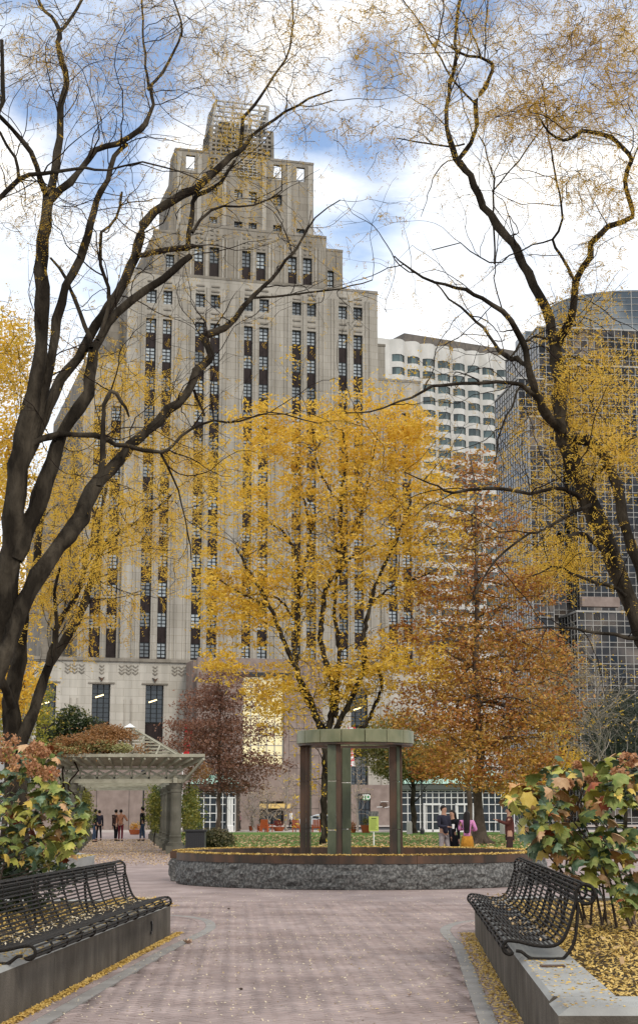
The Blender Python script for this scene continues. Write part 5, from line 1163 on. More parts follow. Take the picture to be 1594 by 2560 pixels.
child_world(tb.obj('stem', TWIG, vn), vn)
for i, (x0, y0, h0, lab) in enumerate(((-5.25, 66.5, 1.45, 'yellow green vine on the right side of the front pergola column'), (-8.0, 80, 1.6, 'green vine on the inner right columns of the pergola'), (-11.3, 78, 1.5, 'green vine hanging on the inner left columns of the pergola'), (-10.4, 66.5, 1.7, 'dark vine wrapped round the front left pergola column'))):
    vv = thing('climbing_vine', lab, 'vine', (x0, y0, 0)); C = clumps([((x0, y0, h0 + .1), (.42, 1.6, 1.15), 1)], 260, 12, .12, 1); child_world(leafobj('foliage', C, .06, .035, VINEG, vv, kind='stuff'), vv)
    tb = TB(); Q = spline(np.array([(x0 + rng.normal() * .08, y0, z, .03) for z in np.linspace(0, 2.8, 8)]), .2); tb.add(Q[:, :3], Q[:, 3], 5); child_world(tb.obj('stem', TWIG, vv), vv)
# wall at the far end of the walk
ew = thing('far_granite_wall', 'pinkish granite wall closing the view at the end of the pergola', 'wall', (-17.5, 150, 0)); MB().box(-9, 12, 0, 1, 0, 5.8).obj('wall_face', PINK, ew)
for k in range(7): MB().box(-9 + k * 3, -8.97 + k * 3, -.02, 0, 0, 5.8).obj('joint', FRAMED, ew)

# ------------------------------------------------------------------ hydrangeas
def lobed(seed, n=5):
    r_ = random.Random(seed); V = [(0, 0, 0)]; out_ = []
    K_ = [(0, .02), (.16, .10), (.42, .17), (.37, .29), (.34, .36), (.50, .55), (.40, .59), (.27, .63), (.24, .82), (.10, .84), (0, 1.05)]
    pts = K_ + [(-x, y) for x, y in K_[::-1][1:-1]]
    pts = [(x * (1 + r_.uniform(-.1, .1)), y) for x, y in pts]
    cv = r_.uniform(.3, 1.1); fo = r_.uniform(.1, .8); tw = r_.uniform(-.5, .5)
    V = [(x, y, -cv * (y - .4) ** 2 - fo * abs(x) + tw * x * y) for x, y in pts]; V.append((0, .2, 0)); V.append((0, .45, -.0)); V.append((0, .7, -cv * .09)); n_ = len(pts)
    F_ = []
    def near(y): return n_ if y < .3 else (n_ + 1 if y < .57 else n_ + 2)
    for i in range(n_):
        j = (i + 1) % n_; a, b = near(pts[i][1]), near(pts[j][1]); F_.append((a, i, j))
        if a != b: F_.append((a, j, b))
    return V, F_
LM = {}
def sm(name, c, c2): 
    m = M(name, c, .45, c2, 2.2, .3, bscale=14, lo=.35, hi=.7, island=.2, coord='Generated'); b = m.node_tree.nodes['Principled BSDF']; b.inputs['Transmission Weight'].default_value = 0; return m
HL = [(sm('leaf_green', (.13, .175, .045), (.26, .27, .09)), 4.6), (sm('leaf_bluegreen', (.05, .095, .05), (.19, .25, .16)), 3.0), (sm('leaf_dark', (.035, .06, .025), (.07, .10, .035)), .5), (sm('leaf_lime', (.30, .31, .06), (.42, .38, .10)), 3.4), (sm('leaf_yellow', (.50, .36, .07), (.60, .44, .12)), 1.9), (sm('leaf_orange', (.44, .22, .09), (.56, .36, .16)), 1.0), (sm('leaf_tan', (.42, .25, .13), (.55, .36, .20)), 1.2), (sm('leaf_red', (.26, .06, .03), (.36, .12, .05)), .35)]
LEAFM = []

for mt, wgt in HL:
    ms = []
    for s in range(7):
        V, F_ = lobed(s * 13 + 1); ms.append(MB().add(V, F_).mesh('leaf', mt))
    LEAFM.append((ms, wgt))
def pick(): 
    t = random.random() * sum(w_ for _, w_ in LEAFM)
    for ms, w_ in LEAFM:
        t -= w_
        if t <= 0: return random.choice(ms)
    return LEAFM[0][0][0]
DRY = leafmat('dry_flower_petals', [(.22, .08, .03), (.40, .18, .08), (.52, .28, .14), (.30, .12, .05)], .3)
def hydrangea(label, x, Y, z0, regions, heads, nleaf, stems, size, seed):
    random.seed(seed); r = thing('hydrangea_bush', label, 'bush', (x, Y, z0)); tot = sum(q[-1] for q in regions); cen = []
    for st in range(stems):
        rg = random.choice(regions); tip = pt(rg[0] + random.gauss(0, rg[2] * .5), rg[1] + random.gauss(0, rg[3] * .4), rg[4] + random.gauss(0, .25)); b0 = np.array((x + random.gauss(0, .22), Y + random.gauss(0, .22), z0 - .05))
        mid = b0 + (tip - b0) * np.array([.25, .3, .5]) + rng.normal(size=3) * .05; Q = spline(np.array([(*b0, .016), (*mid, .011), (*(b0 + (tip - b0) * np.array([.7, .7, .8])), .008), (*tip, .004)]), .12)
        tb = TB(); tb.add(Q[:, :3], Q[:, 3], 6); child_world(tb.obj('stem', BARKB, r), r)
    V_ = []; F_ = []
    for i in range(nleaf):
        t = random.random() * tot
        for rg in regions:
            t -= rg[-1]
            if t <= 0: break
        a = random.random() * 2 * math.pi; q = random.random() ** .5
        D = rg[4] + random.uniform(-rg[5], rg[5]); p = pt(rg[0] + rg[2] * q * math.cos(a), rg[1] + rg[3] * q * math.sin(a), D)
        s = size * random.uniform(.6, 1.35)
        # leaves hang outward from the bush: blade points away and down
        yaw = random.uniform(-math.pi, math.pi); pitch = random.gauss(-.45, .45)
        o = link('leaf', pick(), r, scale=(s, s, s)); o.rotation_euler = (pitch, random.gauss(0, .5), yaw); o.location = Vector(p) - r.location
    EV = []; EF = {}; 
    for i in range(230):
        rg = random.choice(regions); a = random.random() * 2 * math.pi; q = random.random() ** .5; D = rg[4] + random.uniform(0, rg[5] * 1.5); p = pt(rg[0] + rg[2] * q * math.cos(a), rg[1] + rg[3] * q * math.sin(a), D); sz = size * random.uniform(.4, .85)
        me = pick(); Rm = Matrix.Rotation(random.uniform(-3.1, 3.1), 3, 'Z') @ Matrix.Rotation(random.gauss(-.45, .5), 3, 'X'); mk = me.materials[0].name; m_ = EF.setdefault(mk, MB()); m_.add([Vector(p) + (Rm @ v_.co) * sz for v_ in me.vertices], [tuple(f.vertices) for f in me.polygons])
    for mk, m_ in EF.items(): child_world(m_.obj('inner_leaves', bpy.data.materials[mk], r, kind='stuff'), r)
    for (hx, hy, hr, hD) in heads:
        c = pt(hx, hy, hD); rr = hr / F * hD; n = 150; d = unit(rng.normal(size=(n, 3))); P = c + d * rr * rng.uniform(.55, 1, (n, 1)) * np.array([1, 1, .8]); child_world(leafobj('flower_head', P, .022, .018, DRY, r, kind='stuff'), r)
    return r
hydrangea('right hydrangea bush with large lobed leaves turning yellow orange and red', 3.08, 17.4, .41,
    [(1450, 1985, 150, 75, 16.6, .45, 3.4), (1335, 1985, 80, 40, 16.4, .4, 1.6), (1345, 2060, 45, 50, 16.5, .3, 1.0), (1540, 2060, 80, 140, 16.6, .5, 3.2), (1460, 2090, 110, 55, 16.7, .4, 2.2), (1370, 2080, 60, 50, 16.5, .3, 1.0), (1540, 1920, 70, 40, 16.8, .4, 1.0), (1480, 2180, 100, 30, 16.8, .4, .8), (1570, 2210, 40, 60, 16.6, .3, .8), (1410, 1925, 60, 25, 16.8, .3, .5)],
    [(1570, 1900, 26, 16.5), (1545, 1935, 24, 16.4), (1480, 1945, 20, 16.5), (1415, 1960, 18, 16.4), (1440, 2150, 18, 16.5), (1445, 1915, 16, 16.7)], 292, 18, .178, 3)
hydrangea('left hydrangea bush behind the bench with green leaves and brown dried flower heads', -4.35, 19.5, .37,
    [(60, 1980, 90, 70, 19.2, .5, 3.2), (150, 2010, 60, 60, 19.0, .4, 2.0), (40, 2080, 80, 70, 19.3, .5, 2.4), (150, 2090, 55, 45, 19.0, .4, 1.6), (60, 1890, 90, 45, 19.4, .4, 1.8), (170, 2050, 35, 60, 18.9, .3, 1.1), (110, 2150, 60, 20, 19.2, .3, .3)],
    [(20, 1856, 34, 19.0), (90, 1870, 24, 19.1), (60, 1905, 36, 18.9), (85, 1925, 26, 18.9), (125, 1935, 26, 18.8), (10, 1890, 26, 19.1), (110, 1882, 18, 19.0)], 290, 15, .16, 5)
random.seed(11)
# dark interior foliage of the beds (low shrubs)
def shrub(label, cx, cy, z, rx, ry, rz_, n, l, w_, mat, name='evergreen_shrub', per=10):
    r = thing(name, label, 'shrub', (cx, cy, z)); C = clumps([((cx, cy, z + rz_ * .9), (rx, ry, rz_), 1)], n, per, l * 1.6, .7); C = C[C[:, 2] > z]
    child_world(leafobj('foliage', C, l, w_, mat, r, kind='stuff'), r); tb = TB()
    for i in range(6):
        a = rng.random() * 6.28; Q = spline(np.array([(cx, cy, z, .02), (cx + .3 * rx * math.cos(a), cy + .3 * ry * math.sin(a), z + rz_, .012), (cx + .6 * rx * math.cos(a), cy + .6 * ry * math.sin(a), z + rz_ * 1.6, .005)]), .1); tb.add(Q[:, :3], Q[:, 3], 5)
    child_world(tb.obj('stems', TWIG, r, kind='stuff'), r); return r
shrub('low dark evergreen shrub in shade under the left hydrangea', -4.2, 20.6, .37, 1.1, .8, .45, 420, .05, .02, GREENL)
shrub('leafy rhododendron mound beside the black litter bin', pt(515, 2030, 66)[0], 70, .04, .95, .9, .42, 700, .06, .025, leafmat('rhododendron_leaves', [(.03, .04, .015), (.08, .08, .03), (.20, .15, .07), (.28, .22, .12)], .2))
# far planter at the left with lawn behind
P = [(-13.0, 38.6), (-10, 39.0), (-7.6, 39.3), (-6.6, 39.7), (-5.9, 40.5), (-5.7, 41.6), (-6.0, 43.0), (-6.6, 45)]
P = spline(np.column_stack([np.array(P), np.zeros(len(P))]), .3)[:, :2]
fw = thing('curved_planter_wall', 'pale curved stone planter wall end with yellow leaves on top, beyond the left bench', 'wall')
tot = slicepath(P, 0, 1)[1]; cuts = np.linspace(0, tot, 6)
for a, b in zip(cuts[:-1], cuts[1:]):
    Q, _ = slicepath(P, a + .004, b - .004, 12); V, Fq = sweep(Q, [(0, -.05), (0, .5), (.35, .5), (.35, -.05)]); MB().add(V, Fq).obj('stone_block', GRANT, fw)
sheet('far_planter_lawn', [(-13, 39.0), (-7.7, 39.7), (-6.4, 40.6), (-6.1, 41.6), (-6.4, 43), (-7, 45), (-13, 46)], .45, GRASS)
C = np.stack([rng.uniform(-7.8, -5.8, 900), rng.uniform(39.6, 43, 900), np.full(900, .505)], 1); leafobj('fallen_leaves', C, .04, .022, FALL, kind='stuff', up=3, label='yellow leaves on top of the far curved planter wall', cat='leaves', A=unit(rng.normal(size=(900, 3)) * np.array([1, 1, .1])))

# ------------------------------------------------------------------ fallen leaves
def litter(name, label, x0f, x1f, y0, y1, z, n, l, w_, mat, pw=1.0, lift=.01, tilt=.25):
    y = y0 + (y1 - y0) * rng.random(n) ** pw; t = rng.random(n); x = x0f(y) + (x1f(y) - x0f(y)) * t
    C = np.stack([x, y, z + lift * rng.random(n)], 1); A = unit(rng.normal(size=(n, 3)) * np.array([1, 1, tilt]))
    return leafobj(name, C, l * rng.uniform(.6, 1.4, n), w_ * rng.uniform(.6, 1.3, n), mat, None, up=3 if tilt < .4 else 1, A=A, kind='stuff', label=label, cat='leaves')
litter('fallen_leaves', 'thick carpet of small yellow leaves on the right planting bed', lambda y: xR(y) + .40, lambda y: 0 * y + 5.5, 10.5, 22.0, .415, 26000, .024, .010, FALL, 1.2, .03, .35)
litter('fallen_leaves', 'broad brown leaves among the yellow ones under the right hydrangea', lambda y: xR(y) + .6, lambda y: 0 * y + 5.5, 11.0, 21.0, .43, 260, .045, .03, FALLB, 1.0, .05, .5)
litter('fallen_leaves', 'yellow leaves on the planting bed behind the left bench', lambda y: 0 * y - 6, lambda y: xL(y) - .44, 9, 23.0, .375, 9000, .026, .012, FALL, 1.0, .03, .35)
litter('fallen_leaves', 'yellow leaves drifted along the foot of the left wall', lambda y: xL(y) + .005, lambda y: xL(y) + .04 + .08 * rng.random(len(y)), 10, 22.2, .004, 5200, .022, .010, FALL, 1.0, .012, .3)
litter('fallen_leaves', 'yellow leaves scattered in the brick strip by the right wall', lambda y: xR(y) - .22 * rng.random(len(y)) ** 1.3, lambda y: xR(y) - .005, 9, 22.2, .004, 4200, .020, .009, FALL, 1.0, .008, .3)
litter('fallen_leaves', 'pale leaf specks sprinkled across the brick path', lambda y: np.where(y < 22, xL(y), -.2 * y - .2), lambda y: np.where(y < 22, xR(y), .2 * y + .4), 10, 34, .003, 5200, .014, .007, FALLP, 1.0, .004, .3)
litter('fallen_leaves', 'yellow leaves lying on the right wall top', lambda y: xR(y) + .02, lambda y: xR(y) + .42, 9.9, 13, .462, 260, .018, .008, FALL, 1.0, .002, .1)
litter('fallen_leaves', 'yellow leaves lying on the left wall top', lambda y: xL(y) - .42, lambda y: xL(y) - .02, 9, 22, .422, 1500, .020, .009, FALL, 1.0, .004, .1)
litter('fallen_leaves', 'leaves caught on the slats of the left bench', lambda y: xL(y) - .38, lambda y: xL(y) - .02, 13.1, 20.3, .555, 300, .016, .007, FALLP, 1.0, .02, .5)
litter('fallen_leaves', 'brown leaves caught on the slats of the right bench', lambda y: xR(y) + .05, lambda y: xR(y) + .35, 13.1, 20.3, .60, 90, .022, .013, FALLB, 1.0, .02, .5)
litter('fallen_leaves', 'pale leaves strewn over the lawn behind the fountain', lambda y: -4.5 - .125 * (y - 64), lambda y: .25 * y, 64.5, 112, .045, 8000, .085, .05, FALLB, .9, .04, .3)
litter('fallen_leaves', 'tan leaves covering the walk in front of the pergola', lambda y: -.19 * y + 0, lambda y: -5.2 - .124 * (y - 64), 50, 98, -.004, 16000, .034, .02, FALLB, .8, .02, .3)
litter('fallen_leaves', 'yellow leaves piled at the rounded end of the left planter', lambda y: xL(y) - .9, lambda y: xL(y) - .02 - .3 * (y - 21.5), 20.6, 22.5, .43, 1300, .024, .011, FALL, 1.0, .03, .3)
# one big curled leaf standing on the path
def curled(label, px, py, s, col):
    p = gp(px, py, 0); t = thing('curled_leaf', label, 'leaf', (p[0], p[1], 0), random.uniform(0, 3)); m = MB(); V, F_ = lobed(5); V = [(x * s, y * s, abs(x) * s * .9 + (y - .4) ** 2 * s * .9 + .004) for x, y, z in V]; m.add(V, F_); m.obj('blade', col, t); return t
TAN = M('dry_leaf', (.40, .27, .19), .8, (.52, .38, .28), 20)
curled('large curled tan leaf lying on the path near the left wall end', 481, 2360, .13, TAN)
curled('small dark curled leaf in the middle of the path', 608, 2476, .045, BARKB)
curled('small pale curled leaf on the path near the right kerb band', 1025, 2490, .05, TAN)
curled('dark leaf on the path close to the fountain', 575, 2274, .05, BARKB)

# ------------------------------------------------------------------ people
def skin(name, pts, edges, mat, parent, root=0, sub=2):
    me = bpy.data.meshes.new(name); me.from_pydata([p[:3] for p in pts], edges, []); me.update(); o = link(name, me, parent)
    md = o.modifiers.new('skin', 'SKIN'); md.use_smooth_shade = True
    for i, p in enumerate(pts):
        r_ = p[3] if isinstance(p[3], tuple) else (p[3], p[3]); me.skin_vertices[0].data[i].radius = r_; me.skin_vertices[0].data[i].use_root = (i == root)
    sb = o.modifiers.new('sub', 'SUBSURF'); sb.levels = sub; sb.render_levels = sub; me.materials.append(mat); return o
SKINM = M('skin', (.38, .22, .15), .6); HAIR = M('black_hair', (.012, .009, .008), .45); SHOE = M('dark_shoe', (.02, .018, .016), .6)
def person(label, X, Y, face, H, top, bottom, hair=HAIR, arms=(None, None), hairlen=0, coat=False, skirt=None, hat=None, stride=.08, bag=None, skinm=SKINM, lean=0.0, phone=False, cup=False, z=0.0):
    """local frame: faces +X; arms: hand targets (x,y,z) for right(-y) and left(+y) hand at unit height 1.75"""
    r = thing('person', label, 'person', (X, Y, z), face); s = H / 1.75
    def q(x, y, z_, rad): return (x * s + lean * max(0, z_ - .9) * s, y * s, z_ * s, (rad[0] * s, rad[1] * s) if isinstance(rad, tuple) else rad * s)
    hr, hl = arms; hr = hr or (.04, -.26, .80); hl = hl or (.04, .26, .80)
    def elbow(h, sg):
        sh = np.array((0, sg * .19, 1.42)); hd = np.array(h); m_ = (sh + hd) / 2; d = np.linalg.norm(hd - sh); bend = math.sqrt(max(0, .30 ** 2 - (d / 2) ** 2)); return m_ + np.array((-.5 * bend, sg * .5 * bend, -.6 * bend))
    pts = [q(0, 0, .95, .11), q(0, 0, 1.15, .10), q(0, 0, 1.36, .12), q(0, 0, 1.48, .055), q(.01, 0, 1.56, .07), q(.02, 0, 1.64, .088), q(.01, 0, 1.70, .07)]
    ed = [(0, 1), (1, 2), (2, 3), (3, 4), (4, 5), (5, 6)]
    for sg in (-1, 1):
        b = len(pts); fx = stride * sg; pts += [q(0, sg * .09, .90, .075), q(fx * .6 + .02, sg * .095, .50, .05), q(fx - .01, sg * .10, .09, .035), q(fx + .13, sg * .11, .035, .03)]; ed += [(0, b), (b, b + 1), (b + 1, b + 2), (b + 2, b + 3)]
    for sg, h in ((-1, hr), (1, hl)):
        b = len(pts); e = elbow(h, sg); hv = np.array(h); fd = unit(hv - e); pts += [q(0, sg * .18, 1.40, .05), q(*e, .036), q(*hv, .024), q(*(hv + fd * .05), (.03, .014))]; ed += [(2, b), (b, b + 1), (b + 1, b + 2), (b + 2, b + 3)]
        side_ = unit(np.cross(fd, np.array([0, 0, 1.]) + .01)); 
        for f_ in range(4):
            o_ = side_ * (-.024 + .016 * f_); p1 = hv + fd * .09 + o_; p2 = hv + fd * (.13 - .006 * abs(f_ - 1.5)) + o_ + np.array([0, 0, -.012]); c_ = len(pts); pts += [q(*p1, .0085), q(*p2, .007)]; ed += [(b + 3, c_), (c_, c_ + 1)]
        c_ = len(pts); pts += [q(*(hv + fd * .05 + side_ * .045 + np.array([0, 0, .01])), .009)]; ed += [(b + 2, c_)]
    body = skin('body', pts, ed, skinm, r)
    # face
    for sg in (-1, 1): MB().lathe([(.002 * s, -.007 * s), (.009 * s, 0), (.002 * s, .007 * s)], 8).obj('eye', BLACK, r, loc=((.02 + lean * .75) * s + .083 * s, sg * .033 * s, 1.645 * s)); 
    MB().add([((.09 + lean * .7) * s, -.012 * s, 1.60 * s), ((.09 + lean * .7) * s, .012 * s, 1.60 * s), ((.122 + lean * .7) * s, 0, 1.605 * s), ((.095 + lean * .7) * s, 0, 1.65 * s)], [(0, 2, 3), (2, 1, 3), (0, 1, 2)]).obj('nose', skinm, r)
    # trousers
    pts = [q(0, 0, .96, (.13, .115))]; ed = []
    for sg in (-1, 1):
        b = len(pts); fx = stride * sg; pts += [q(0, sg * .085, .86, .094), q(fx * .6 + .02, sg * .095, .50, .066), q(fx - .01, sg * .10, .12, .055)]; ed += [(0, b), (b, b + 1), (b + 1, b + 2)]
    skin('trousers', pts, ed, bottom, r, sub=1)
    for sg in (-1, 1): fx = stride * sg; skin('shoe', [q(fx - .04, sg * .1, .045, .045), q(fx + .06, sg * .105, .04, .044), q(fx + .15, sg * .11, .034, .034)], [(0, 1), (1, 2)], SHOE, r, sub=1)
    # jacket or coat
    pts = [q(0, 0, .90 if not coat else .62, (.15, .135) if not coat else (.17, .15)), q(0, 0, 1.05, (.145, .13)), q(0, 0, 1.25, (.155, .135)), q(0, 0, 1.40, (.13, .115)), q(0, 0, 1.475, .075)]; ed = [(0, 1), (1, 2), (2, 3), (3, 4)]
    for sg, h in ((-1, hr), (1, hl)):
        b = len(pts); e = elbow(h, sg); pts += [q(0, sg * .19, 1.41, .075), q(*e, .058), q(*(np.array(h) * .96 + e * .04), .044)]; ed += [(3, b), (b, b + 1), (b + 1, b + 2)]
    skin('coat' if coat else 'jacket', pts, ed, top, r)
    if skirt: MB().lathe([(.17 * s, .95 * s), (.20 * s, .8 * s), (.25 * s, .45 * s)][::-1], 14).obj('skirt', skirt, r, smooth=True)
    lx = (lean * .75) * s
    if hair:
        pts = [q(-.02, 0, 1.70, (.088, .092)), q(-.045, 0, 1.62, (.08, .088))]; ed = [(0, 1)]
        if hairlen: pts += [q(-.09, 0, 1.50, (.085, .11)), q(-.14, 0, 1.50 - hairlen * .6, (.06, .12)), q(-.15, 0, 1.50 - hairlen, (.035, .09))]; ed += [(1, 2), (2, 3), (3, 4)]
        hb = MB(); hc = (-.012 * s, 1.665 * s); V = []; 
        for i in range(9):
            ph_ = math.pi * i / 8
            for j in range(12):
                th = 2 * math.pi * j / 12; x_ = math.cos(th) * math.sin(ph_); V.append((hc[0] + lean * .75 * s + x_ * (.108 if x_ < 0 else .092) * s, math.sin(th) * math.sin(ph_) * .098 * s, hc[1] + math.cos(ph_) * (.098 if i < 4 else (.02 if x_ > .15 else .11)) * s))
        hb.add(V, [(i * 12 + j, i * 12 + (j + 1) % 12, (i + 1) * 12 + (j + 1) % 12, (i + 1) * 12 + j) for i in range(8) for j in range(12)])
        if hairlen:
            V = []
            for i in range(6):
                t = i / 5
                for j in range(10):
                    th = 2 * math.pi * j / 10; V.append(((-.06 - .10 * min(1, t * 1.6) + math.cos(th) * (.07 - .03 * t)) * s, math.sin(th) * (.10 + .05 * t - .06 * t * t) * s, (1.68 - t * (.18 + hairlen)) * s))
            hb.add(V, [(i * 10 + j, (i + 1) * 10 + j, (i + 1) * 10 + (j + 1) % 10, i * 10 + (j + 1) % 10) for i in range(5) for j in range(10)] + [tuple(50 + j for j in range(10))])
        hb.obj('hair', hair, r, smooth=True)
    if hat: MB().lathe([(.105 * s, 1.68 * s), (.105 * s, 1.75 * s), (.07 * s, 1.80 * s)], 12).obj('hat', hat, r, loc=(lx, 0, 0), smooth=True)
    if bag: MB().box(-.06 * s, .06 * s, .20 * s, .28 * s, .78 * s, 1.0 * s).obj('bag', bag, r, bevel=.01)
    return r
def cloth(n, c): return M(n, c, .9, tuple(min(1, v * 1.5) for v in c), 12, .3)
NAVY = cloth('navy_cloth', (.02, .02, .03)); GREYP = cloth('grey_trousers', (.20, .18, .18)); BLK = cloth('black_cloth', (.008, .008, .01)); PINKC = cloth('pink_cloth', (.42, .17, .32)); MUST = cloth('mustard_cloth', (.30, .14, .02)); PLAID = cloth('brown_plaid', (.07, .025, .02)); DBR = cloth('dark_brown_cloth', (.035, .02, .018)); TANC = cloth('tan_jacket', (.26, .12, .07)); JEAN = cloth('blue_jeans', (.03, .045, .075)); WHC = cloth('white_hoodie', (.6, .58, .55)); WINE = cloth('wine_cloth', (.09, .015, .02))
def at(px, Y): return pt(px, 2030, Y)[0]
p = person('man in a dark navy coat and grey trousers holding a white cup by the fountain', at(1108, 50), 50, R(-50), 1.80, NAVY, GREYP, arms=((.30, -.10, 1.12), None), coat=False)
cupo = thing('paper_cup', 'white paper cup held by the man in the navy coat', 'cup', (p.location.x + .26, p.location.y - .36, 1.10)); MB().lathe([(.03, 0), (.042, .12)], 12).obj('cup_body', WHITE, cupo); MB().lathe([(.044, .12), (.04, .135)], 12).obj('lid', WHITE, cupo)
person('woman in a long black coat standing close beside the man in navy', at(1129, 50.3), 50.3, R(-120), 1.66, BLK, BLK, coat=True, hairlen=.25, skirt=BLK)
person('woman with long black hair, pink jacket and mustard skirt seen from behind', at(1166, 49.5), 49.5, R(80), 1.62, PINKC, BLK, hairlen=.45, skirt=MUST, arms=((.25, -.15, 1.15), (.28, .10, 1.18)))
p = person('man in a brown plaid jacket raising a phone to photograph his friends', at(1272, 47), 47, R(175), 1.76, PLAID, DBR, arms=((.36, -.05, 1.36), (.36, .06, 1.36)))
ph = thing('mobile_phone', 'small dark phone held up by the man in the plaid jacket', 'phone', (p.location.x - .50, p.location.y + .02, 1.42)); MB().box(-.005, .005, -.04, .04, -.0, .15).obj('phone_body', BLACK, ph); MB().box(.0055, .0065, -.036, .036, .008, .142).obj('screen', PANED, ph)
person('person in a dark jacket standing left of the couple under the pergola', at(291, 92), 92, R(60), 1.74, DBR, BLK)
person('person in a tan jacket with a bag walking away under the pergola', at(303, 91), 91, R(85), 1.74, TANC, WINE, bag=cloth('bag_cloth', (.3, .2, .15)), arms=((.2, -.3, 1.15), None))
person('man in a black coat and jeans facing left on the right of the pergola walk', at(357, 92), 92, R(170), 1.85, BLK, JEAN, hat=BLK)
person('dark clothed person leaning by the left pergola columns', at(237, 88), 88, R(20), 1.76, BLK, JEAN, lean=.1)
person('second dark figure half hidden at the left pergola columns', at(249, 93), 93, R(120), 1.70, NAVY, BLK)
person('walker in a white hooded top and dark trousers on the far pavement', at(727, 150), 150, R(200), 1.78, WHC, BLK, stride=.2)
person('person in a mauve top standing by the dark parked car', at(599, 143), 143, R(180), 1.70, cloth('mauve_cloth', (.22, .12, .14)), BLK)

# ------------------------------------------------------------------ cars
def car(label, X, Y, rz, colr, suv=True):
    r = thing('parked_car', label, 'car', (X, Y, -.055), rz); H_ = 1.72 if suv else 1.45
    prof = [(-2.35, .35), (-2.38, .75), (-2.2, 1.0), (-1.95, H_ - .12), (-1.5, H_), (.3, H_), (.75, H_ - .12), (1.35, 1.08), (2.15, .96), (2.38, .75), (2.38, .35)]
    def hull(w_, pr): n = len(pr); return MB().add([(x, -w_, z) for x, z in pr] + [(x, w_, z) for x, z in pr], [tuple(range(n)), tuple(range(n, 2 * n))[::-1]] + [(i, n + i, n + (i + 1) % n, (i + 1) % n) for i in range(n)])
    hull(.92, prof).obj('body', colr, r, bevel=.07)
    for sg in (-1, 1):
        for a, b in ((-1.85, -1.0), (-.92, -.05), (.03, .85)): MB().add([(a + .05, sg * .925, 1.05), (b, sg * .925, 1.05), (min(b, .6), sg * .925, H_ - .18), (max(a + .12, -1.65), sg * .925, H_ - .18), (a + .05, sg * .90, 1.05), (b, sg * .90, 1.05), (min(b, .6), sg * .90, H_ - .18), (max(a + .12, -1.65), sg * .9, H_ - .18)], [(0, 1, 2, 3), (7, 6, 5, 4), (0, 4, 5, 1), (1, 5, 6, 2), (2, 6, 7, 3), (3, 7, 4, 0)]).obj('side_window', PANED, r)
        for x in (-1.45, 1.45):
            w_ = link('wheel', None, r, loc=(x, sg * .84, .35)); w_.rotation_euler = (math.pi / 2, 0, 0)
            MB().lathe([(.25, -.12), (.34, -.1), (.36, 0), (.34, .1), (.25, .12)], 20).obj('tyre', BLACK, w_, smooth=True); MB().lathe([(.05, -.13), (.23, -.125), (.23, .125), (.05, .13)], 12).obj('rim', MULL, w_)
        MB().box(2.3, 2.4, sg * .62 - .16, sg * .62 + .16, .68, .84).obj('headlight', GLOBE, r); MB().box(-2.42, -2.3, sg * .66 - .12, sg * .66 + .12, .78, 1.0).obj('tail_light', M('tail_red', (.35, .01, .01), .3), r)
    MB().add([(.80, -.78, H_ - .13), (.80, .78, H_ - .13), (1.37, .84, 1.10), (1.37, -.84, 1.10), (.84, -.78, H_ - .10), (.84, .78, H_ - .10), (1.41, .84, 1.13), (1.41, -.84, 1.13)], [(0, 1, 2, 3), (7, 6, 5, 4), (0, 4, 5, 1), (1, 5, 6, 2), (2, 6, 7, 3), (3, 7, 4, 0)]).obj('windscreen', PANED, r)
    return r
car('dark grey parked car half seen behind the white pavilion columns', at(612, 156), 156, 0, M('dark_car_paint', (.03, .035, .045), .25, metal=.4))
car('white parked car glimpsed left of the central tree trunk', at(800, 158), 158, R(180), M('white_car_paint', (.6, .62, .63), .25), False)

# ------------------------------------------------------------------ street furniture
X = at(489, 64.5); lb2 = thing('litter_bin', 'square black litter bin beside the front pergola column', 'bin', (X + .25, 61.5, -.01))
MB().box(-.36, .36, -.36, .36, .08, .88).obj('bin_body', BLACK, lb2, bevel=.02); MB().box(-.42, .42, -.42, .42, .885, .96).obj('lid', BLACK, lb2, bevel=.01); MB().box(-.3, .3, -.3, .3, 0, .078).obj('base', BLACK, lb2)
for i in range(9): MB().box(-.34 + i * .08, -.30 + i * .08, -.375, -.362, .12, .84).obj('slat', BLACK, lb2)
def lamp(label, px, Y, zt, globe=True):
    r = thing('street_lamp', label, 'lamp', (at(px, Y), Y, 0)); MB().lathe([(.16, 0), (.16, .3), (.09, .5), (.06, .7), (.05, zt - .3), (.09, zt - .25), (.09, zt - .2)], 12).obj('post', BLACK, r)
    if globe: MB().lathe([(.03, zt - .2), (.15, zt - .1), (.19, zt + .05), (.14, zt + .2), (.04, zt + .27)], 16).obj('globe', GLOBE, r, smooth=True); MB().lathe([(.06, zt + .27), (.05, zt + .32), (.01, zt + .4)], 8).obj('cap', BLACK, r)
    else: MB().lathe([(.12, zt - .2), (.2, zt + .2), (.06, zt + .35)], 8).obj('lantern', BLACK, r)
lamp('black street lamp standing behind the maroon tree', 566, 118, 4.6, False)
lamp('thin black lamp post in front of the cafe beside the olive tree', 1054, 118, 4.0, False)
lamp('lamp with a white globe above the right hydrangea', 1460, 90, 4.2)
lamp('black lamp post under the far end of the pergola walk', 358, 112, 4.2, False)
bm = MB().lathe([(.2, 0), (.2, .78), (.17, .9), (.08, .96)], 14).mesh('bollard', M('pale_concrete', (.42, .40, .37), .8))
for i, (px, lab) in enumerate(((1254, 'concrete bollard just left of the man in the plaid jacket'), (1295, 'concrete bollard just right of the man in the plaid jacket'), (1312, 'concrete bollard farthest right of the three by the cafe'), (1022, 'small pale round bollard left of the forked tree'))):
    link('bollard', bm, loc=(at(px, 118), 118, .0 if i < 3 else .0), label=lab, cat='bollard', group='concrete bollards by the cafe')
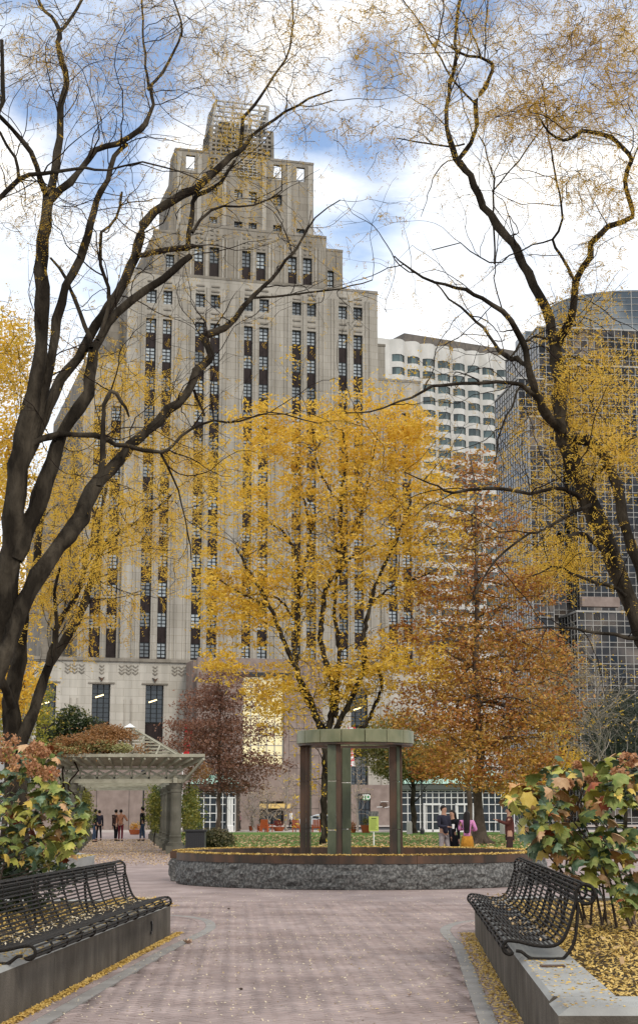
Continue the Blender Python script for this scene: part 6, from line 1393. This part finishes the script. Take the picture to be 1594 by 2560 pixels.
# notice board on a stake
sb = thing('notice_board', 'yellow green notice sheet with dark photo panel on a thin white stake in the lawn', 'sign', (at(933.5, 78), 78, .03), R(3))
MB().box(-.025, .025, 0, .03, 0, 1.6).obj('stake', WHITE, sb)
MB().box(-.23, .23, -.03, -.001, .66, 1.36).obj('sheet', M('lime_sheet', (.42, .48, .12), .6), sb); MB().box(-.23, .23, -.035, -.001, 1.362, 1.60).obj('photo_panel', M('photo_print', (.03, .03, .035), .5, (.25, .24, .22), 7), sb)
INK = M('print_ink', (.08, .11, .03), .6)
for i in range(11):
    z = 1.24 - i * .05; a = -.19 if i else -.12; b = random.uniform(.08, .19) if i else .12; MB().box(a, b, -.0325, -.0305, z, z + (.016 if i else .05)).obj('printed_line', INK, sb)
# planters, chairs, conifers in pots, flags
TERR = M('terracotta', (.33, .09, .035), .8); REDC = M('orange_chair_paint', (.38, .09, .03), .6)
def planter(label, px, Y, w_, h, cone=True, green=GREENL):
    r = thing('plant_pot', label, 'planter', (at(px, Y), Y, 0)); MB().lathe([(w_ * .7, 0), (w_, h), (w_ * .9, h), (w_ * .8, h - .05)], 12).obj('pot', TERR, r)
    x, y = r.location.x, r.location.y
    C = clumps([((x, y, h + .25), (w_ * .9, w_ * .9, .3), 1)], 40, 10, .08, 1) if not cone else np.concatenate([np.array([(x, y, h)]) + np.stack([rng.normal(size=40) * w_ * .5 * (1 - k / 9), rng.normal(size=40) * w_ * .5 * (1 - k / 9), np.full(40, k * .12)], 1) for k in range(9)])
    child_world(leafobj('foliage', C, .05, .03, green, r, kind='stuff'), r)
planter('small conical evergreen in a pot left of its twin by the dark car', 629, 141, .25, .4); planter('small conical evergreen in a pot right of its twin by the bare trees', 651, 141, .25, .4)
planter('round terracotta pot with a pale green plant in front of the bank', 914, 125, .42, .62, False); planter('low pot of green and red flowers left of the notice board', 880, 125, .3, .3, False, leafmat('flower_bed', [(.06, .12, .02), (.4, .1, .03), (.5, .4, .05)], .2)); planter('pot of red and yellow flowers behind the bare trees', 697, 139, .5, .35, False, leafmat('red_flowers', [(.3, .02, .02), (.2, .03, .02), (.5, .35, .04)], .2))
planter('orange flowers in a bowl at the end of the pergola walk', 338, 118, .45, .35, False, leafmat('orange_flowers', [(.5, .08, .02), (.6, .35, .03), (.08, .12, .03)], .2))
def chair(label, px, Y, rz):
    r = thing('garden_chair', label, 'chair', (at(px, Y), Y, .0), rz, group='orange garden chairs behind the lawn')
    for i in range(5): MB().beam((-.25 + i * .125, .28, .35), (-.25 + i * .125, .48, 1.0), .1, .02).obj('back_slat', REDC, r)
    MB().beam((0, -.3, .42), (0, .28, .33), .58, .03).obj('seat', REDC, r)
    for sx in (-1, 1):
        MB().box(sx * .3 - .03, sx * .3 + .03, -.34, -.28, 0, .58).obj('leg', REDC, r); MB().box(sx * .3 - .03, sx * .3 + .03, .3, .36, 0, .55).obj('leg', REDC, r); MB().box(sx * .32 - .06, sx * .32 + .06, -.36, .4, .582, .61).obj('armrest', REDC, r)
chair('orange garden chair below the pair of bare trees', 656, 130, R(200)); chair('orange garden chair just right of the white hooded walker', 744, 132, R(160)); chair('orange garden chair between the left sculpture column and the tree trunk', 790, 131, R(185)); chair('orange garden chair near the small conical evergreens', 668, 133, R(150))
def flag(label, px, ytop, Y, colr):
    zt = pt(px, ytop, Y)[2]; r = thing('flag', label, 'flag', (at(px, Y), Y, 0)); MB().bar((0, 0, 0), (0, 0, zt), .05, 8).obj('pole', WHITE, r)
    V = []; n = 8
    for i in range(n + 1):
        for j in range(2): V.append((.06 + .12 * math.sin(i * .9) * 1 + .10 * j * i / n + j * .7 * (1 - .3 * i / n), .1 * math.sin(i * 1.3 + j), zt - .1 - i * .45))
    MB().add(V, [(2 * i, 2 * i + 1, 2 * i + 3, 2 * i + 2) for i in range(n)]).obj('cloth', colr, r)
flag('limp red banner on a pole behind the maroon tree', 455, 1808, 150, M('red_cloth', (.5, .02, .03), .7)); flag('limp red and white flag on a pole seen through the sculpture', 868, 1815, 150, M('red_white_cloth', (.6, .05, .06), .7, (.7, .7, .7), 4, lo=.48, hi=.52))
# cafe tables edge
tbx = thing('cafe_table', 'small dark cafe table in front of the pavilion near the plaid jacket man', 'table', (at(1232, 127), 127, 0)); MB().lathe([(.42, .72), (.42, .75)], 14).obj('top', BLACK, tbx); MB().lathe([(.04, .0), (.04, .72)], 8).obj('leg', BLACK, tbx)
tr = thing('litter_bin', 'dark round bin behind the bollards on the right', 'bin', (at(1332, 118), 118, 0)); MB().lathe([(.36, 0), (.40, 1.0), (.36, 1.05), (.1, 1.15)], 16).obj('bin_body', BLACK, tr)
